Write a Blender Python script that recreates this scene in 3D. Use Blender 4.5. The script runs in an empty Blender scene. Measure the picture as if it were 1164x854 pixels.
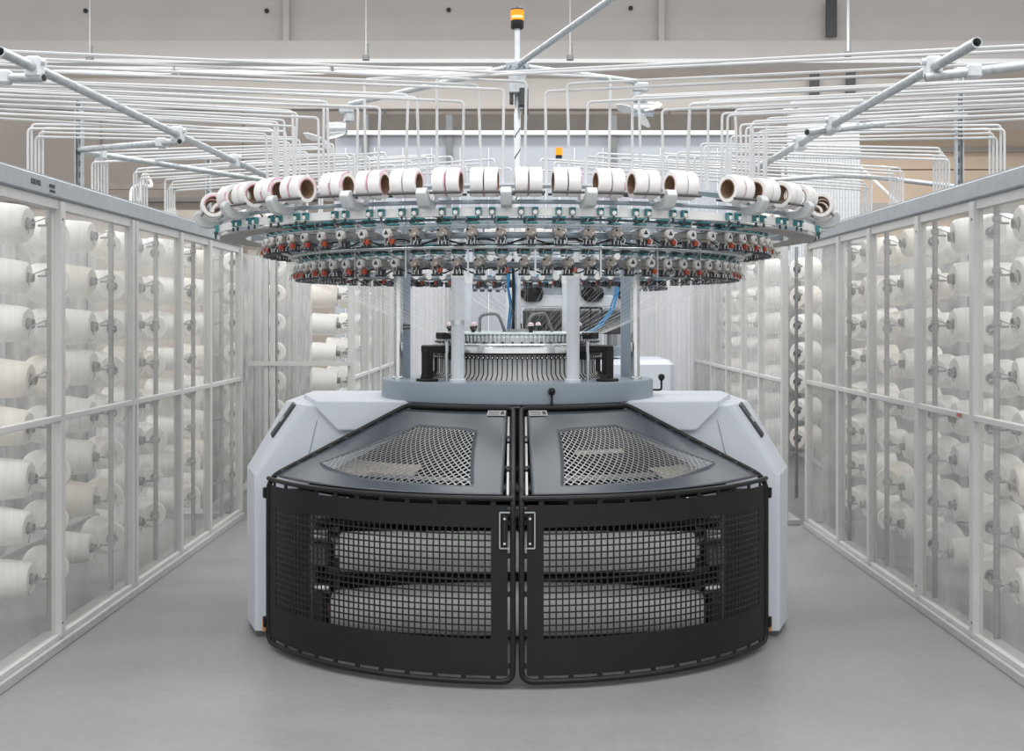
import bpy, math, random
from mathutils import Matrix, Vector
from math import sin, cos, pi, radians as R
random.seed(7)
SC = bpy.context.scene
COL = SC.collection
F = 1500.0; VX, VY, EYE = 588.0, 363.0, 1.55       # focal length, vanishing point (px of the 1164x854 frame), eye height
MC = Vector((0.0, 6.84, 0.0))                       # machine axis

def P(px, py, Y):
    return Vector(((px - VX) / F * Y, Y, EYE - (py - VY) / F * Y))

# ------------------------------------------------------------------ materials
MATS = {}
def pm(name, col, rough=0.5, metal=0.0, var=0.05, scale=18.0, spec=0.5, bump=0.0, coat=0.0):
    m = bpy.data.materials.new(name); m.use_nodes = True
    nt = m.node_tree; b = nt.nodes['Principled BSDF']
    b.inputs['Roughness'].default_value = rough
    b.inputs['Metallic'].default_value = metal
    b.inputs['Specular IOR Level'].default_value = spec
    b.inputs['Coat Weight'].default_value = coat
    tc = nt.nodes.new('ShaderNodeTexCoord')
    nz = nt.nodes.new('ShaderNodeTexNoise'); nz.inputs['Scale'].default_value = scale; nz.inputs['Detail'].default_value = 3
    nt.links.new(tc.outputs['Object'], nz.inputs['Vector'])
    rp = nt.nodes.new('ShaderNodeValToRGB')
    rp.color_ramp.elements[0].position = 0.3; rp.color_ramp.elements[1].position = 0.7
    rp.color_ramp.elements[0].color = (*[c * (1 - var) for c in col], 1)
    rp.color_ramp.elements[1].color = (*[min(1, c * (1 + var)) for c in col], 1)
    nt.links.new(nz.outputs['Fac'], rp.inputs['Fac'])
    nt.links.new(rp.outputs['Color'], b.inputs['Base Color'])
    if bump:
        bp = nt.nodes.new('ShaderNodeBump'); bp.inputs['Strength'].default_value = bump; bp.inputs['Distance'].default_value = 0.01
        nt.links.new(nz.outputs['Fac'], bp.inputs['Height']); nt.links.new(bp.outputs['Normal'], b.inputs['Normal'])
    MATS[name] = m
    return m

def emis(name, col, strength):
    m = bpy.data.materials.new(name); m.use_nodes = True
    nt = m.node_tree; nt.nodes.clear()
    e = nt.nodes.new('ShaderNodeEmission'); e.inputs[0].default_value = (*col, 1); e.inputs[1].default_value = strength
    o = nt.nodes.new('ShaderNodeOutputMaterial'); nt.links.new(e.outputs[0], o.inputs[0])
    MATS[name] = m; return m

def film(name, lo, hi, col, scale=3.0, rough=0.25):
    """clear plastic sheet with a milky, dusty veil that comes and goes"""
    m = bpy.data.materials.new(name); m.use_nodes = True
    nt = m.node_tree; nt.nodes.clear()
    N = nt.nodes.new; L = nt.links.new
    tr = N('ShaderNodeBsdfTransparent'); tr.inputs[0].default_value = (0.97, 0.97, 0.96, 1)
    df = N('ShaderNodeBsdfDiffuse'); df.inputs[0].default_value = (*col, 1)
    tl = N('ShaderNodeBsdfTranslucent'); tl.inputs[0].default_value = (*col, 1)
    gl = N('ShaderNodeBsdfGlossy'); gl.inputs['Roughness'].default_value = rough
    tc = N('ShaderNodeTexCoord'); mp = N('ShaderNodeMapping'); mp.inputs['Scale'].default_value = (scale, scale, scale * 0.28)
    nz = N('ShaderNodeTexNoise'); nz.inputs['Scale'].default_value = 1.0; nz.inputs['Detail'].default_value = 5; nz.inputs['Roughness'].default_value = 0.62
    L(tc.outputs['Object'], mp.inputs[0]); L(mp.outputs[0], nz.inputs['Vector'])
    mr = N('ShaderNodeMapRange'); mr.inputs['From Min'].default_value = 0.3; mr.inputs['From Max'].default_value = 0.7
    mr.inputs['To Min'].default_value = lo; mr.inputs['To Max'].default_value = hi
    L(nz.outputs['Fac'], mr.inputs['Value'])
    m1 = N('ShaderNodeMixShader'); m1.inputs[0].default_value = 0.5; L(df.outputs[0], m1.inputs[1]); L(tl.outputs[0], m1.inputs[2])
    m2 = N('ShaderNodeMixShader'); L(mr.outputs[0], m2.inputs[0]); L(tr.outputs[0], m2.inputs[1]); L(m1.outputs[0], m2.inputs[2])
    m3 = N('ShaderNodeMixShader'); m3.inputs[0].default_value = 0.04; L(m2.outputs[0], m3.inputs[1]); L(gl.outputs[0], m3.inputs[2])
    o = N('ShaderNodeOutputMaterial'); L(m3.outputs[0], o.inputs[0])
    MATS[name] = m; return m

def floor_mat():
    m = bpy.data.materials.new('grey_sealed_concrete'); m.use_nodes = True
    nt = m.node_tree; b = nt.nodes['Principled BSDF']; N = nt.nodes.new; L = nt.links.new
    tc = N('ShaderNodeTexCoord')
    n1 = N('ShaderNodeTexNoise'); n1.inputs['Scale'].default_value = 0.7; n1.inputs['Detail'].default_value = 6; n1.inputs['Roughness'].default_value = 0.6
    n2 = N('ShaderNodeTexNoise'); n2.inputs['Scale'].default_value = 22; n2.inputs['Detail'].default_value = 4
    L(tc.outputs['Object'], n1.inputs['Vector']); L(tc.outputs['Object'], n2.inputs['Vector'])
    r1 = N('ShaderNodeValToRGB'); r1.color_ramp.elements[0].position = .3; r1.color_ramp.elements[1].position = .72
    r1.color_ramp.elements[0].color = (.250, .252, .254, 1); r1.color_ramp.elements[1].color = (.335, .336, .336, 1)
    r2 = N('ShaderNodeValToRGB'); r2.color_ramp.elements[0].position = .25; r2.color_ramp.elements[1].position = .7
    r2.color_ramp.elements[0].color = (.9, .9, .9, 1); r2.color_ramp.elements[1].color = (1, 1, 1, 1)
    mx = N('ShaderNodeMix'); mx.data_type = 'RGBA'; mx.blend_type = 'MULTIPLY'; mx.inputs[0].default_value = 1
    L(n1.outputs['Fac'], r1.inputs[0]); L(n2.outputs['Fac'], r2.inputs[0])
    L(r1.outputs[0], mx.inputs[6]); L(r2.outputs[0], mx.inputs[7])
    L(mx.outputs[2], b.inputs['Base Color'])
    rr = N('ShaderNodeMapRange'); rr.inputs['To Min'].default_value = .28; rr.inputs['To Max'].default_value = .5
    L(n1.outputs['Fac'], rr.inputs['Value']); L(rr.outputs[0], b.inputs['Roughness'])
    b.inputs['Specular IOR Level'].default_value = .35
    MATS['floor'] = m; return m

floor_mat()
pm('cabinet', (.65, .69, .765), .38, var=.015, scale=4)
pm('plate', (.26, .31, .37), .35, var=.03, scale=3)
pm('plate_column', (.66, .69, .74), .35, var=.02)
pm('black', (.010, .010, .0105), .42, var=.1, spec=.35)
pm('black_sheet', (.0125, .0125, .013), .5, var=.08, scale=6, spec=.3)
pm('top_sheet', (.030, .041, .058), .36, var=.06, scale=5, spec=.85)  # lighter, bluer black: the ceiling's reflection is put into the base colour
pm('wire_dark', (.014, .014, .015), .35, var=.05, spec=.4)
pm('wire_grey', (.30, .31, .32), .35, metal=.7, var=.05)
pm('matt_black', (.006, .006, .007), .8, spec=.1)
pm('rubber', (.02, .02, .02), .7)
pm('steel', (.62, .64, .66), .28, metal=1.0, var=.05)
pm('bright_steel', (.80, .81, .82), .2, metal=1.0, var=.04)
pm('galv', (.50, .53, .55), .42, metal=.75, var=.14, scale=40)
pm('galv_light', (.66, .69, .72), .45, metal=.4, var=.08, scale=30)
pm('alu', (.60, .62, .63), .45, metal=.3, var=.05)
pm('frame_white', (.56, .56, .55), .45, var=.03)
pm('plinth', (.44, .44, .44), .55, var=.08)
pm('rail_grey', (.40, .43, .46), .42, metal=.3, var=.06)
pm('yarn', (.93, .915, .89), .85, var=.03, scale=60, spec=.1, bump=.15)
pm('yarn_cream', (.91, .86, .80), .85, var=.03, scale=60, spec=.1, bump=.15)
pm('yarn_grey', (.87, .87, .86), .85, var=.03, scale=60, spec=.1, bump=.15)
pm('spool_white', (.84, .825, .81), .7, var=.02, scale=90, spec=.15, bump=.08)
pm('pink', (.74, .42, .54), .7, var=.3, scale=60)
pm('card', (.25, .16, .10), .8, var=.2, scale=50)
pm('cone_core', (.30, .28, .27), .7, var=.1)
pm('cone_teal', (.16, .46, .44), .6, var=.1)
pm('dark_hole', (.03, .028, .026), .8)
pm('tube_white', (.60, .61, .62), .3, var=.04, scale=10)
pm('teal', (.05, .24, .27), .4, var=.1)
pm('belt_dark', (.03, .05, .055), .5, var=.1)
pm('feeder_body', (.48, .47, .46), .35, metal=.35, var=.1, scale=40)
pm('feeder_white', (.80, .79, .77), .4, var=.04)
pm('feeder_beige', (.46, .40, .35), .5, var=.15, scale=60)
pm('red', (.48, .075, .04), .35, var=.15, scale=50)
pm('ring_grey', (.33, .38, .43), .4, metal=.3, var=.06)
pm('ring_under', (.30, .28, .26), .5, var=.05)
pm('dark_grey', (.05, .052, .055), .5, var=.1)
pm('mid_grey', (.17, .175, .18), .45, var=.08)
pm('fabric', (.90, .90, .89), .9, var=.04, scale=30, spec=.1, bump=.1)
pm('roller_dark', (.07, .07, .072), .35, var=.06)
pm('beige_cover', (.42, .37, .31), .6, var=.35, scale=70)
pm('deck', (.62, .70, .68), .35, var=.05, scale=30)
pm('blue', (.02, .19, .42), .4, var=.1)
pm('concrete', (.455, .425, .405), .8, var=.03, scale=1.2)
pm('wall_beige', (.56, .50, .445), .8, var=.04, scale=1.0)
pm('concrete_light', (.47, .445, .425), .8, var=.03, scale=1.5)
pm('wall_tan', (.66, .53, .41), .8, var=.04, scale=1.0)
pm('wall_band', (.33, .30, .27), .8, var=.1, scale=2.0)
pm('white_paint', (.80, .80, .80), .5, var=.02)
pm('booth', (.42, .445, .495), .4, var=.04, scale=1.6)
pm('rack_back', (.42, .42, .415), .8, var=.35, scale=7.0)  # strong mottling stands in for shadows and clutter between the cones
pm('post_grey', (.30, .31, .32), .4, metal=.5, var=.15, scale=30)
pm('label_grey', (.36, .37, .38), .45, var=.05)
pm('pale_pink', (.72, .56, .60), .6, var=.1)
pm('label_white', (.75, .75, .75), .4, var=.02)
pm('ink', (.03, .03, .035), .5)
pm('orange_tag', (.75, .40, .22), .5, var=.03)
pm('lamp_dark', (.04, .045, .055), .35)
emis('amber_glow', (1.0, .30, .03), 1.7)
emis('amber_hot', (1.0, .62, .22), 3.2)
emis('bay_glow', (.93, 1.0, .92), 3.0)
emis('tube_glow', (1.0, .98, .95), 2.2)
film('film_clear', .05, .30, (.86, .86, .855), 2.2)
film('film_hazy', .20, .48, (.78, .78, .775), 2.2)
film('film_curtain', .35, .62, (.82, .82, .83), 1.6)

# ------------------------------------------------------------------ mesh builder
class MB:
    def __init__(self): self.v = []; self.f = []; self.m = []
    def add(self, vs, fs, M=None, mi=0):
        o = len(self.v)
        if M is not None: vs = [M @ Vector(p) for p in vs]
        self.v += [tuple(p) for p in vs]
        self.f += [tuple(i + o for i in q) for q in fs]; self.m += [mi] * len(fs)
        return self
    def box(self, c, s, M=None, mi=0, b=0.0):
        x, y, z = c; a, d, h = s[0] / 2, s[1] / 2, s[2] / 2
        if b:
            b = min(b, a * .9, d * .9)
            ring = [(-a + b, -d), (a - b, -d), (a, -d + b), (a, d - b), (a - b, d), (-a + b, d), (-a, d - b), (-a, -d + b)]
            inn = [(px * (1 - b / a), py * (1 - b / d)) for px, py in ring]
            b2 = min(b, h * .9)
            lv = [(inn, -h), (ring, -h + b2), (ring, h - b2), (inn, h)]
            vs = [(x + p[0], y + p[1], z + k) for r_, k in lv for p in r_]
            fs = [tuple(reversed(range(8))), tuple(range(24, 32))]
            for l in range(3):
                for i in range(8):
                    j = (i + 1) % 8; fs.append((l * 8 + i, l * 8 + j, l * 8 + 8 + j, l * 8 + 8 + i))
            return self.add(vs, fs, M, mi)
        vs = [(x + i * a, y + j * d, z + k * h) for k in (-1, 1) for j in (-1, 1) for i in (-1, 1)]
        fs = [(0, 2, 3, 1), (4, 5, 7, 6), (0, 1, 5, 4), (2, 6, 7, 3), (0, 4, 6, 2), (1, 3, 7, 5)]
        return self.add(vs, fs, M, mi)
    def prism(self, poly, M=None, h0=0, h1=1, mi=0):
        """poly in local xy, extruded along local z"""
        n = len(poly)
        vs = [(p[0], p[1], h0) for p in poly] + [(p[0], p[1], h1) for p in poly]
        fs = [tuple(reversed(range(n))), tuple(range(n, 2 * n))] + [(i, (i + 1) % n, n + (i + 1) % n, n + i) for i in range(n)]
        return self.add(vs, fs, M, mi)
    def loft(self, rings, M=None, mi=0, cap=True):
        n = len(rings[0]); vs = [p for r_ in rings for p in r_]; fs = []
        for l in range(len(rings) - 1):
            for i in range(n):
                j = (i + 1) % n; fs.append((l * n + i, l * n + j, (l + 1) * n + j, (l + 1) * n + i))
        if cap: fs += [tuple(reversed(range(n))), tuple(range((len(rings) - 1) * n, len(rings) * n))]
        return self.add(vs, fs, M, mi)
    def lathe(self, prof, n=32, M=None, mi=0, closed=False, a0=0.0, a1=2 * pi):
        """prof: [(r, z)] around local z"""
        full = abs(a1 - a0 - 2 * pi) < 1e-6
        k = n if full else n + 1
        vs = []; fs = []; m = len(prof)
        for i in range(k):
            a = a0 + (a1 - a0) * i / n
            vs += [(r_ * sin(a), -r_ * cos(a), z) for r_, z in prof]
        for i in range(n):
            j = (i + 1) % k
            for q in range(m if closed else m - 1):
                q2 = (q + 1) % m
                fs.append((i * m + q, j * m + q, j * m + q2, i * m + q2))
        if not full and closed:
            fs += [tuple(range(m)), tuple(reversed(range((k - 1) * m, k * m)))]
        return self.add(vs, fs, M, mi)
    def cyl(self, p0, p1, r, n=12, M=None, mi=0, r1=None):
        return self.tube([p0, p1], r, n, M, mi, radii=[r, r if r1 is None else r1])
    def tube(self, pts, r, n=8, M=None, mi=0, closed=False, radii=None):
        pts = [Vector(p) for p in pts]; k = len(pts); vs = []; fs = []
        T = []
        for i in range(k):
            a = pts[i - 1] if (i > 0 or closed) else pts[i]
            b = pts[(i + 1) % k] if (i < k - 1 or closed) else pts[i]
            T.append((b - a).normalized())
        up = Vector((0, 0, 1)) if abs(T[0].z) < .9 else Vector((0, 1, 0))
        nrm = (up - T[0] * up.dot(T[0])).normalized()
        for i in range(k):
            nrm = nrm - T[i] * nrm.dot(T[i])
            if nrm.length < 1e-6: nrm = T[i].orthogonal()
            nrm.normalize(); bn = T[i].cross(nrm)
            rr = radii[i] if radii else r
            for q in range(n):
                a = 2 * pi * q / n
                vs.append(pts[i] + (nrm * cos(a) + bn * sin(a)) * rr)
        for i in range(k if closed else k - 1):
            i2 = (i + 1) % k
            for q in range(n):
                q2 = (q + 1) % n; fs.append((i * n + q, i * n + q2, i2 * n + q2, i2 * n + q))
        if not closed: fs += [tuple(reversed(range(n))), tuple(range((k - 1) * n, k * n))]
        return self.add(vs, fs, M, mi)
    def build(self, name, mats, parent=None, smooth=True, loc=None):
        if isinstance(mats, str): mats = [mats]
        me = bpy.data.meshes.new(name)
        me.from_pydata(self.v, [], self.f)
        for m in mats: me.materials.append(MATS[m])
        if any(self.m): me.polygons.foreach_set('material_index', self.m)
        if smooth:
            me.polygons.foreach_set('use_smooth', [True] * len(me.polygons))
            me.set_sharp_from_angle(angle=R(38))
        me.update()
        o = bpy.data.objects.new(name, me); COL.objects.link(o)
        if parent: o.parent = parent
        if loc is not None: o.location = loc
        return o

def fillet(pts, r, seg=4, amin=25):
    pts = [Vector(p) for p in pts]; out = []
    n = len(pts)
    for i in range(n):
        a, b, c = pts[i - 1], pts[i], pts[(i + 1) % n]
        d1, d2 = (a - b), (c - b)
        if d1.length < 1e-6 or d2.length < 1e-6: continue
        if math.degrees(d1.angle(d2)) > 180 - amin: out.append(b); continue
        q = min(r, d1.length * .9, d2.length * .9)
        p1, p2 = b + d1.normalized() * q, b + d2.normalized() * q
        for s in range(seg + 1):
            t = s / seg; out.append(p1 * (1 - t) ** 2 + b * 2 * t * (1 - t) + p2 * t * t)
    return out
def fillet_open(pts, r, seg=4):
    f = fillet(pts, r, seg)
    # ends must stay sharp: rebuild with only interior corners
    pts = [Vector(p) for p in pts]; out = [pts[0]]
    for i in range(1, len(pts) - 1):
        a, b, c = pts[i - 1], pts[i], pts[i + 1]
        d1, d2 = a - b, c - b; q = min(r, d1.length * .45, d2.length * .45)
        p1, p2 = b + d1.normalized() * q, b + d2.normalized() * q
        for s in range(seg + 1):
            t = s / seg; out.append(p1 * (1 - t) ** 2 + b * 2 * t * (1 - t) + p2 * t * t)
    return out + [pts[-1]]

def pol(r, th, z): return Vector((r * sin(th), -r * cos(th), z))       # th measured from the front of the machine, + to the right
def polM(r, th, z): return Matrix.Rotation(th, 4, 'Z') @ Matrix.Translation((0, -r, z))   # local x tangential, -y outward
AX = Matrix.Rotation(pi / 2, 4, 'Y')                                   # local z -> x

def tag(o, label=None, cat=None, group=None, kind=None):
    if label: o['label'] = label
    if cat: o['category'] = cat
    if group: o['group'] = group
    if kind: o['kind'] = kind
    return o
def empty(name, loc, rz=0.0):
    o = bpy.data.objects.new(name, None); COL.objects.link(o); o.location = loc; o.rotation_euler = (0, 0, rz); o.empty_display_size = .1
    return o
def copy_tree(o, parent=None):
    c = o.copy(); COL.objects.link(c)
    if parent: c.parent = parent
    for ch in list(o.children): copy_tree(ch, c)
    return c
def struct(mb, name, mats): return tag(mb.build(name, mats), kind='structure')
ORD = ['zeroth', 'first', 'second', 'third', 'fourth', 'fifth', 'sixth', 'seventh', 'eighth', 'ninth', 'tenth', 'eleventh', 'twelfth', 'thirteenth', 'fourteenth', 'fifteenth', 'sixteenth', 'seventeenth', 'eighteenth', 'nineteenth', 'twentieth']
def ordn(n):
    if n <= 20: return ORD[n]
    t = {2: 'twenty', 3: 'thirty', 4: 'forty', 5: 'fifty', 6: 'sixty', 7: 'seventy'}[n // 10]
    return t + '-' + ORD[n % 10] if n % 10 else t[:-1] + 'ieth'

# ------------------------------------------------------------------ setting
struct(MB().box((0, 13, -.05), (36, 40, .1)), 'floor', 'floor')

m = MB()
m.box((0, 26.1, 4.5), (36, .2, 9.0))
for k, x in enumerate((-11, -8.2, -5.4, -2.6, .2, 3.0)):                      # joints of the wall panels
    m.box((x, 25.985, 3.0), (.03, .03, 6.0), mi=1)
m.box((0.6, 25.97, 5.42), (7.2, .06, .32), mi=1)                              # strip of louvres under the roof, its shade put in as a darker colour
m.box((0, 25.95, 3.9), (36, .1, .08), mi=2)
struct(m, 'wall_back', ['wall_beige', 'wall_band', 'concrete_light'])
m = MB()                                                                       # tan cladding on the far right side
for k in range(7):
    m.box((10.6, 24.0, .3 + k * .72), (9.4, .2, .70))
m.box((10.6, 23.87, 4.62), (9.4, .1, .10), mi=1); m.box((10.6, 23.87, 3.55), (9.4, .12, .2), mi=2)
struct(m, 'trim_1', ['wall_tan', 'wall_band', 'concrete_light'])
m = MB()
for k in range(5):
    m.box((-9.5, 24.0, .3 + k * .72), (9.0, .2, .70))
m.box((-9.5, 23.87, 3.95), (9.0, .12, .10), mi=1)
struct(m, 'trim_2', ['wall_beige', 'wall_band'])

m = MB()                                                                       # big prestressed roof beam seen across the top
m.box((0, 20.35, 6.9), (36, .5, 2.3))
m.box((0, 20.20, 5.61), (36, .62, .28), mi=1)
m.box((0, 20.10, 5.44), (36, .5, .06), mi=2)
for px in (325, 752): m.box(((px - 588) / 75, 20.06, 6.35), (.09, .12, 1.2))
for px, py in ((97, 12), (303, 12), (510, 11), (717, 9)):
    p = P(px, py, 20.08); m.cyl(p, p + Vector((0, .1, 0)), .035, 10, mi=3)
struct(m, 'ceiling_beam', ['concrete', 'concrete_light', 'white_paint', 'dark_hole'])
m = MB()
m.box((0, 23.5, 5.55), (36, .4, .5)); m.box((0, 23.3, 5.27), (36, .3, .05), mi=1)
struct(m, 'ceiling_beam_rear', ['concrete_light', 'concrete'])
for i, px in enumerate((945, 926, 1043 - 76)):
    y0, y1 = ((0, 42), (82, 118), (82, 120))[i]
    a, b = P(px, y0, 20.0 if i == 0 else 23.2), P(px, y1, 20.0 if i == 0 else 23.2)
    struct(MB().box(((a + b) / 2), (.16, .06, (a - b).z)), 'trim_%d' % (i + 3), 'dark_grey')  # dark bars put in where open slits look black

# pale booth wall of the neighbouring machine bay
m = MB(); YB = 18.5
m.box((.25, YB, 2.07), (5.6, .06, 4.14)); m.box((.25, YB - .06, 4.15), (5.6, .14, .06), mi=1)
for px in (416, 511, 697): m.box(((px - 588) / F * YB, YB - .06, 2.2), (.09, .09, 4.4), mi=2)
for k in range(14): m.box((-2.4 + k * .4, YB - .035, 2.0), (.012, .02, 3.9), mi=1)
struct(m, 'wall_partition', ['booth', 'white_paint', 'mid_grey'])
struct(MB().box((3.98, 17.2, 2.15), (.78, .7, 4.3)).box((3.98, 17.2, 4.32), (.86, .78, .1)), 'wall_pillar', 'white_paint')

# ceiling luminaires that are in view, as long fluorescent battens under the beam
def batten(px0, px1, py, Y, label):
    a, b = P(px0, py, Y), P(px1, py, Y)
    e = tag(empty('ceiling_light', (a + b) / 2), label, 'ceiling light', 'fluorescent battens under the roof beam')
    w = (b - a).x
    MB().box((0, 0, .05), (w, .14, .05), b=.01).build('lamp_housing', 'white_paint', e)
    MB().cyl((-w / 2 + .03, 0, -.0), (w / 2 - .03, 0, 0), .028, 10).build('lamp_tube', 'tube_glow', e)
    for s in (-1, 1): MB().box((s * (w / 2 - .015), 0, 0), (.03, .1, .07)).build('end_cap', 'white_paint', e)
batten(60, 198, 82, 19.6, 'dim white lamp batten under the roof beam, left end of the row')
batten(200, 376, 82, 19.6, 'long white lamp batten under the beam, above the left yarn tubes')
batten(380, 560, 82, 19.6, 'long white lamp batten under the beam, just left of the beacon mast')
batten(1085, 1164, 76, 19.6, 'white lamp batten under the beam, right of the galvanised tube end')

for px, y0, y1, lab in ((102, -10, 66, 'thin wire with small hook hanging from the roof beam above the left creel'), (416, -10, 64, 'thin wire with small hook hanging left of the beacon mast'),
                    (648, -10, 64, 'thin wire with small hook hanging right of the beacon mast'), (964, -10, 60, 'pale hanging rod with small end block beside the dark beam slot')):
    a, b = P(px, y0, 18.6), P(px, y1, 18.6)
    e = tag(empty('hanging_wire', b), lab, 'wire', 'wires hanging from the roof')
    MB().cyl((0, 0, 0), (0, 0, (a - b).z + 1.0), .006 if px != 964 else .02, 6).build('wire', 'alu', e)
    MB().box((0, 0, -.02), (.1, .06, .08), b=.01).box((.03, 0, .1), (.02, .02, .16)).build('hook_block', 'mid_grey', e)

e0 = None
for k in range(14):                                                            # pipes standing in front of the white pillar
    px = 890 + k * 6.6
    p = P(px, 0, 15.6); zt = 3.35 + .25 * ((k * 37) % 5 == 0)
    if e0 is None:
        o = MB().cyl((0, 0, 0), (0, 0, zt), .022, 10).build('vertical_pipe', 'galv_light'); e0 = o
    else: o = e0.copy(); COL.objects.link(o)
    o.location = (p.x, 15.6, 0)
    tag(o, '%s pipe from the left in the row of upright pale pipes before the white pillar' % ordn(k + 1), 'pipe', 'upright pipes before the white pillar')

# ------------------------------------------------------------------ yarn cones and creels
def make_cone(mat):
    m = MB()
    m.lathe([(.030, -.098), (.085, -.10), (.100, -.088), (.098, -.04), (.088, .06), (.083, .085), (.072, .096), (.030, .094)], 22, AX)
    o = m.build('yarn_cone', mat)
    c = MB()
    c.lathe([(.024, .085), (.024, .118), (.0215, .118), (.018, -.07), (.034, -.112), (.037, -.112), (.037, -.09)], 16, AX)
    c.lathe([(.0005, .10), (.0205, .10)], 12, AX, mi=1)
    c.build('cone_core', ['cone_core', 'dark_hole'], o)
    return o
CONES = [make_cone(x) for x in ('yarn', 'yarn_cream', 'yarn_grey')]
TEAL_ME = None
CONE_NAME = ['white', 'cream', 'pale grey']
used = [False] * 3
n_cones = 0
def place_cone(loc, d, s, k, label, group):
    """d: direction the tip points to"""
    global n_cones
    if used[k]: o = copy_tree(CONES[k])
    else: o = CONES[k]; used[k] = True
    o.location = loc
    o.rotation_euler = Vector(d).to_track_quat('X', 'Z').to_euler()
    o.scale = (1.12 + (s - 1) * .35, s, s)
    tag(o, label, 'yarn cone', group); n_cones += 1
    return o

ROWS = [2.005, 1.76, 1.515, 1.27, 1.025, .78, .535, .29]
def creel_post(parent, x, y, s, side):
    """gun-metal tube with one clamp-and-pin pair per row; s = +1 right creel, -1 left creel"""
    post = MB().cyl((x, y, .02), (x, y, 2.17), .0145, 10).build('creel_post', 'post_grey', parent)
    for z in ROWS:
        m = MB()
        m.box((x, y, z + .02), (.036, .036, .03), b=.005)
        m.tube([(x, y, z + .03), (x + s * .03, y + .10, z + .035), (x + s * .05, y + .16, z + .02)], .004, 6)      # yarn eye arm
        m.tube([(x, y, z + .03), (x - s * .012, y - .08, z + .03), (x + s * .05, y - .11, z + .0), (x + s * .06, y - .12, z - .05)], .003, 6)
        m.tube([(x + s * .0, y, z + .01), (x + s * .03, y + .02, z), (x + s * .068, y + .03, z)], .006, 6)           # pin of the aisle cone
        m.tube([(x, y, z), (x + s * .04, y + .20, z - .02), (x + s * .085, y + .325, z - .02)], .006, 6)              # pin of the reserve cone
        m.build('cone_holder', 'post_grey', post)
    return post

def creel(name_side, s, xg, edges, poles, ytop, film_mat, label, double=(), back=True, skip_panels=()):
    """s=+1 right, -1 left; edges = Y of the door posts along the aisle"""
    y0, y1 = edges[0], edges[-1]
    e = tag(empty('yarn_creel', (s * xg, y0, 0)), label, 'yarn creel')
    def B(name, mats, m): return m.build(name, mats, e, loc=(-s * xg, -y0, 0))
    X = s * xg
    ym, L = (y0 + y1) / 2, y1 - y0
    B('plinth', 'plinth', MB().box((X + s * .055, ym, .022), (.15, L + .06, .044), b=.004).box((X + s * 1.15, ym, .022), (.08, L, .044)).box((X + s * .6, y1, .022), (1.2, .08, .044)))
    B('top_rail', 'rail_grey', MB().box((X + s * .03, ym, 2.157), (.09, L + .08, .085), b=.006).box((X + s * .03, ym, 2.203), (.06, L + .08, .01)))
    B('header_rail', 'frame_white', MB().box((X + s * .03, ym, 2.09), (.05, L, .045)))
    B('mid_rail', 'frame_white', MB().box((X + s * .005, ym, 1.085), (.028, L, .03), b=.003))
    B('sill_rail', 'frame_white', MB().box((X + s * .012, ym, .058), (.03, L, .028), b=.003))
    for i, y in enumerate(edges):
        w = .058 if y not in double else .040
        if y in double:
            B('door_post', 'frame_white', MB().box((X + s * .015, y - .035, 1.08), (.05, w, 2.05), b=.004))
            B('door_post', 'frame_white', MB().box((X + s * .015, y + .035, 1.08), (.05, w, 2.05), b=.004))
        else:
            p = B('door_post', 'frame_white', MB().box((X + s * .015, y, 1.08), (.05, w, 2.05), b=.004))
            if i < 4:
                for dz in (2.02, .12): MB().cyl((0, 0, 0), (s * .004, 0, 0), .006, 8).build('bolt', 'ink', p, loc=(X - s * .012, y - .012, dz))
    for i in range(len(edges) - 1):
        if i in skip_panels: continue
        a, b = edges[i] + .03, edges[i + 1] - .03
        for z0, z1 in ((.075, 1.07), (1.10, 2.07)):
            B('film_panel', film_mat, MB().box((X + s * .02, (a + b) / 2, (z0 + z1) / 2), (.002, b - a, z1 - z0)))
    for y in poles: creel_post(e, 0, 0, s, name_side).location = (0, 0, 0) if False else (s * .11, y - y0, 0)
    if back:
        if ytop > 2.1: B('tube_rail', 'alu', MB().box((X + s * .22, ym, 2.140), (.018, L, .02)).box((X + s * .30, ym, 2.140), (.018, L, .02)).box((X + s * .25, y0 + .02, 2.125), (.4, .02, .02)).box((X + s * .25, y1 - .02, 2.125), (.4, .02, .02)))
        if s > 0: B('end_panel', 'rack_back', MB().box((X + s * .66, y1 + .02, 1.1), (1.08, .02, 2.1)))
        B('back_panel', 'rack_back', MB().box((X + s * 1.2, ym, 1.1), (.02, L, 2.1)))
        for y in edges[::2]: B('rear_post', 'alu', MB().box((X + s * 1.16, y, 1.1), (.05, .05, 2.1)))
    return e

def fill_cones(s, xg, poles, group, side, rows=range(8), sets='AB', label=None, first=1):
    xt = s * (xg + .11)
    for pi_, y in enumerate(poles):
        for r_ in rows:
            z = ROWS[r_]
            for w in sets:
                k = random.choices((0, 1, 2), (5, 3 if r_ in (1, 3, 6) else 1, 2))[0]
                sc = random.choice((.98, 1.06, 1.1, .92, 1.0, .78 if w == 'B' else 1.04))
                t = random.uniform(-.05, .05)
                if w == 'A':
                    c = Vector((xt + s * .215, y + .03 + random.uniform(-.02, .02), z + random.uniform(-.015, .015)))
                    d = (-s, random.uniform(-.10, .12), t - .02)
                    tail = 'tip to aisle'
                else:
                    c = Vector((xt + s * .175, y + .45, z - .02)); d = (-s * .62, -.78, t)
                    tail = 'open end showing'
                lab = '%s yarn cone, %s creel, %s pole away, %s row down, %s' % (CONE_NAME[k], side, ordn(pi_ + first), ordn(r_ + 1), tail)
                place_cone(c, d, sc, k, lab, group)

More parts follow.
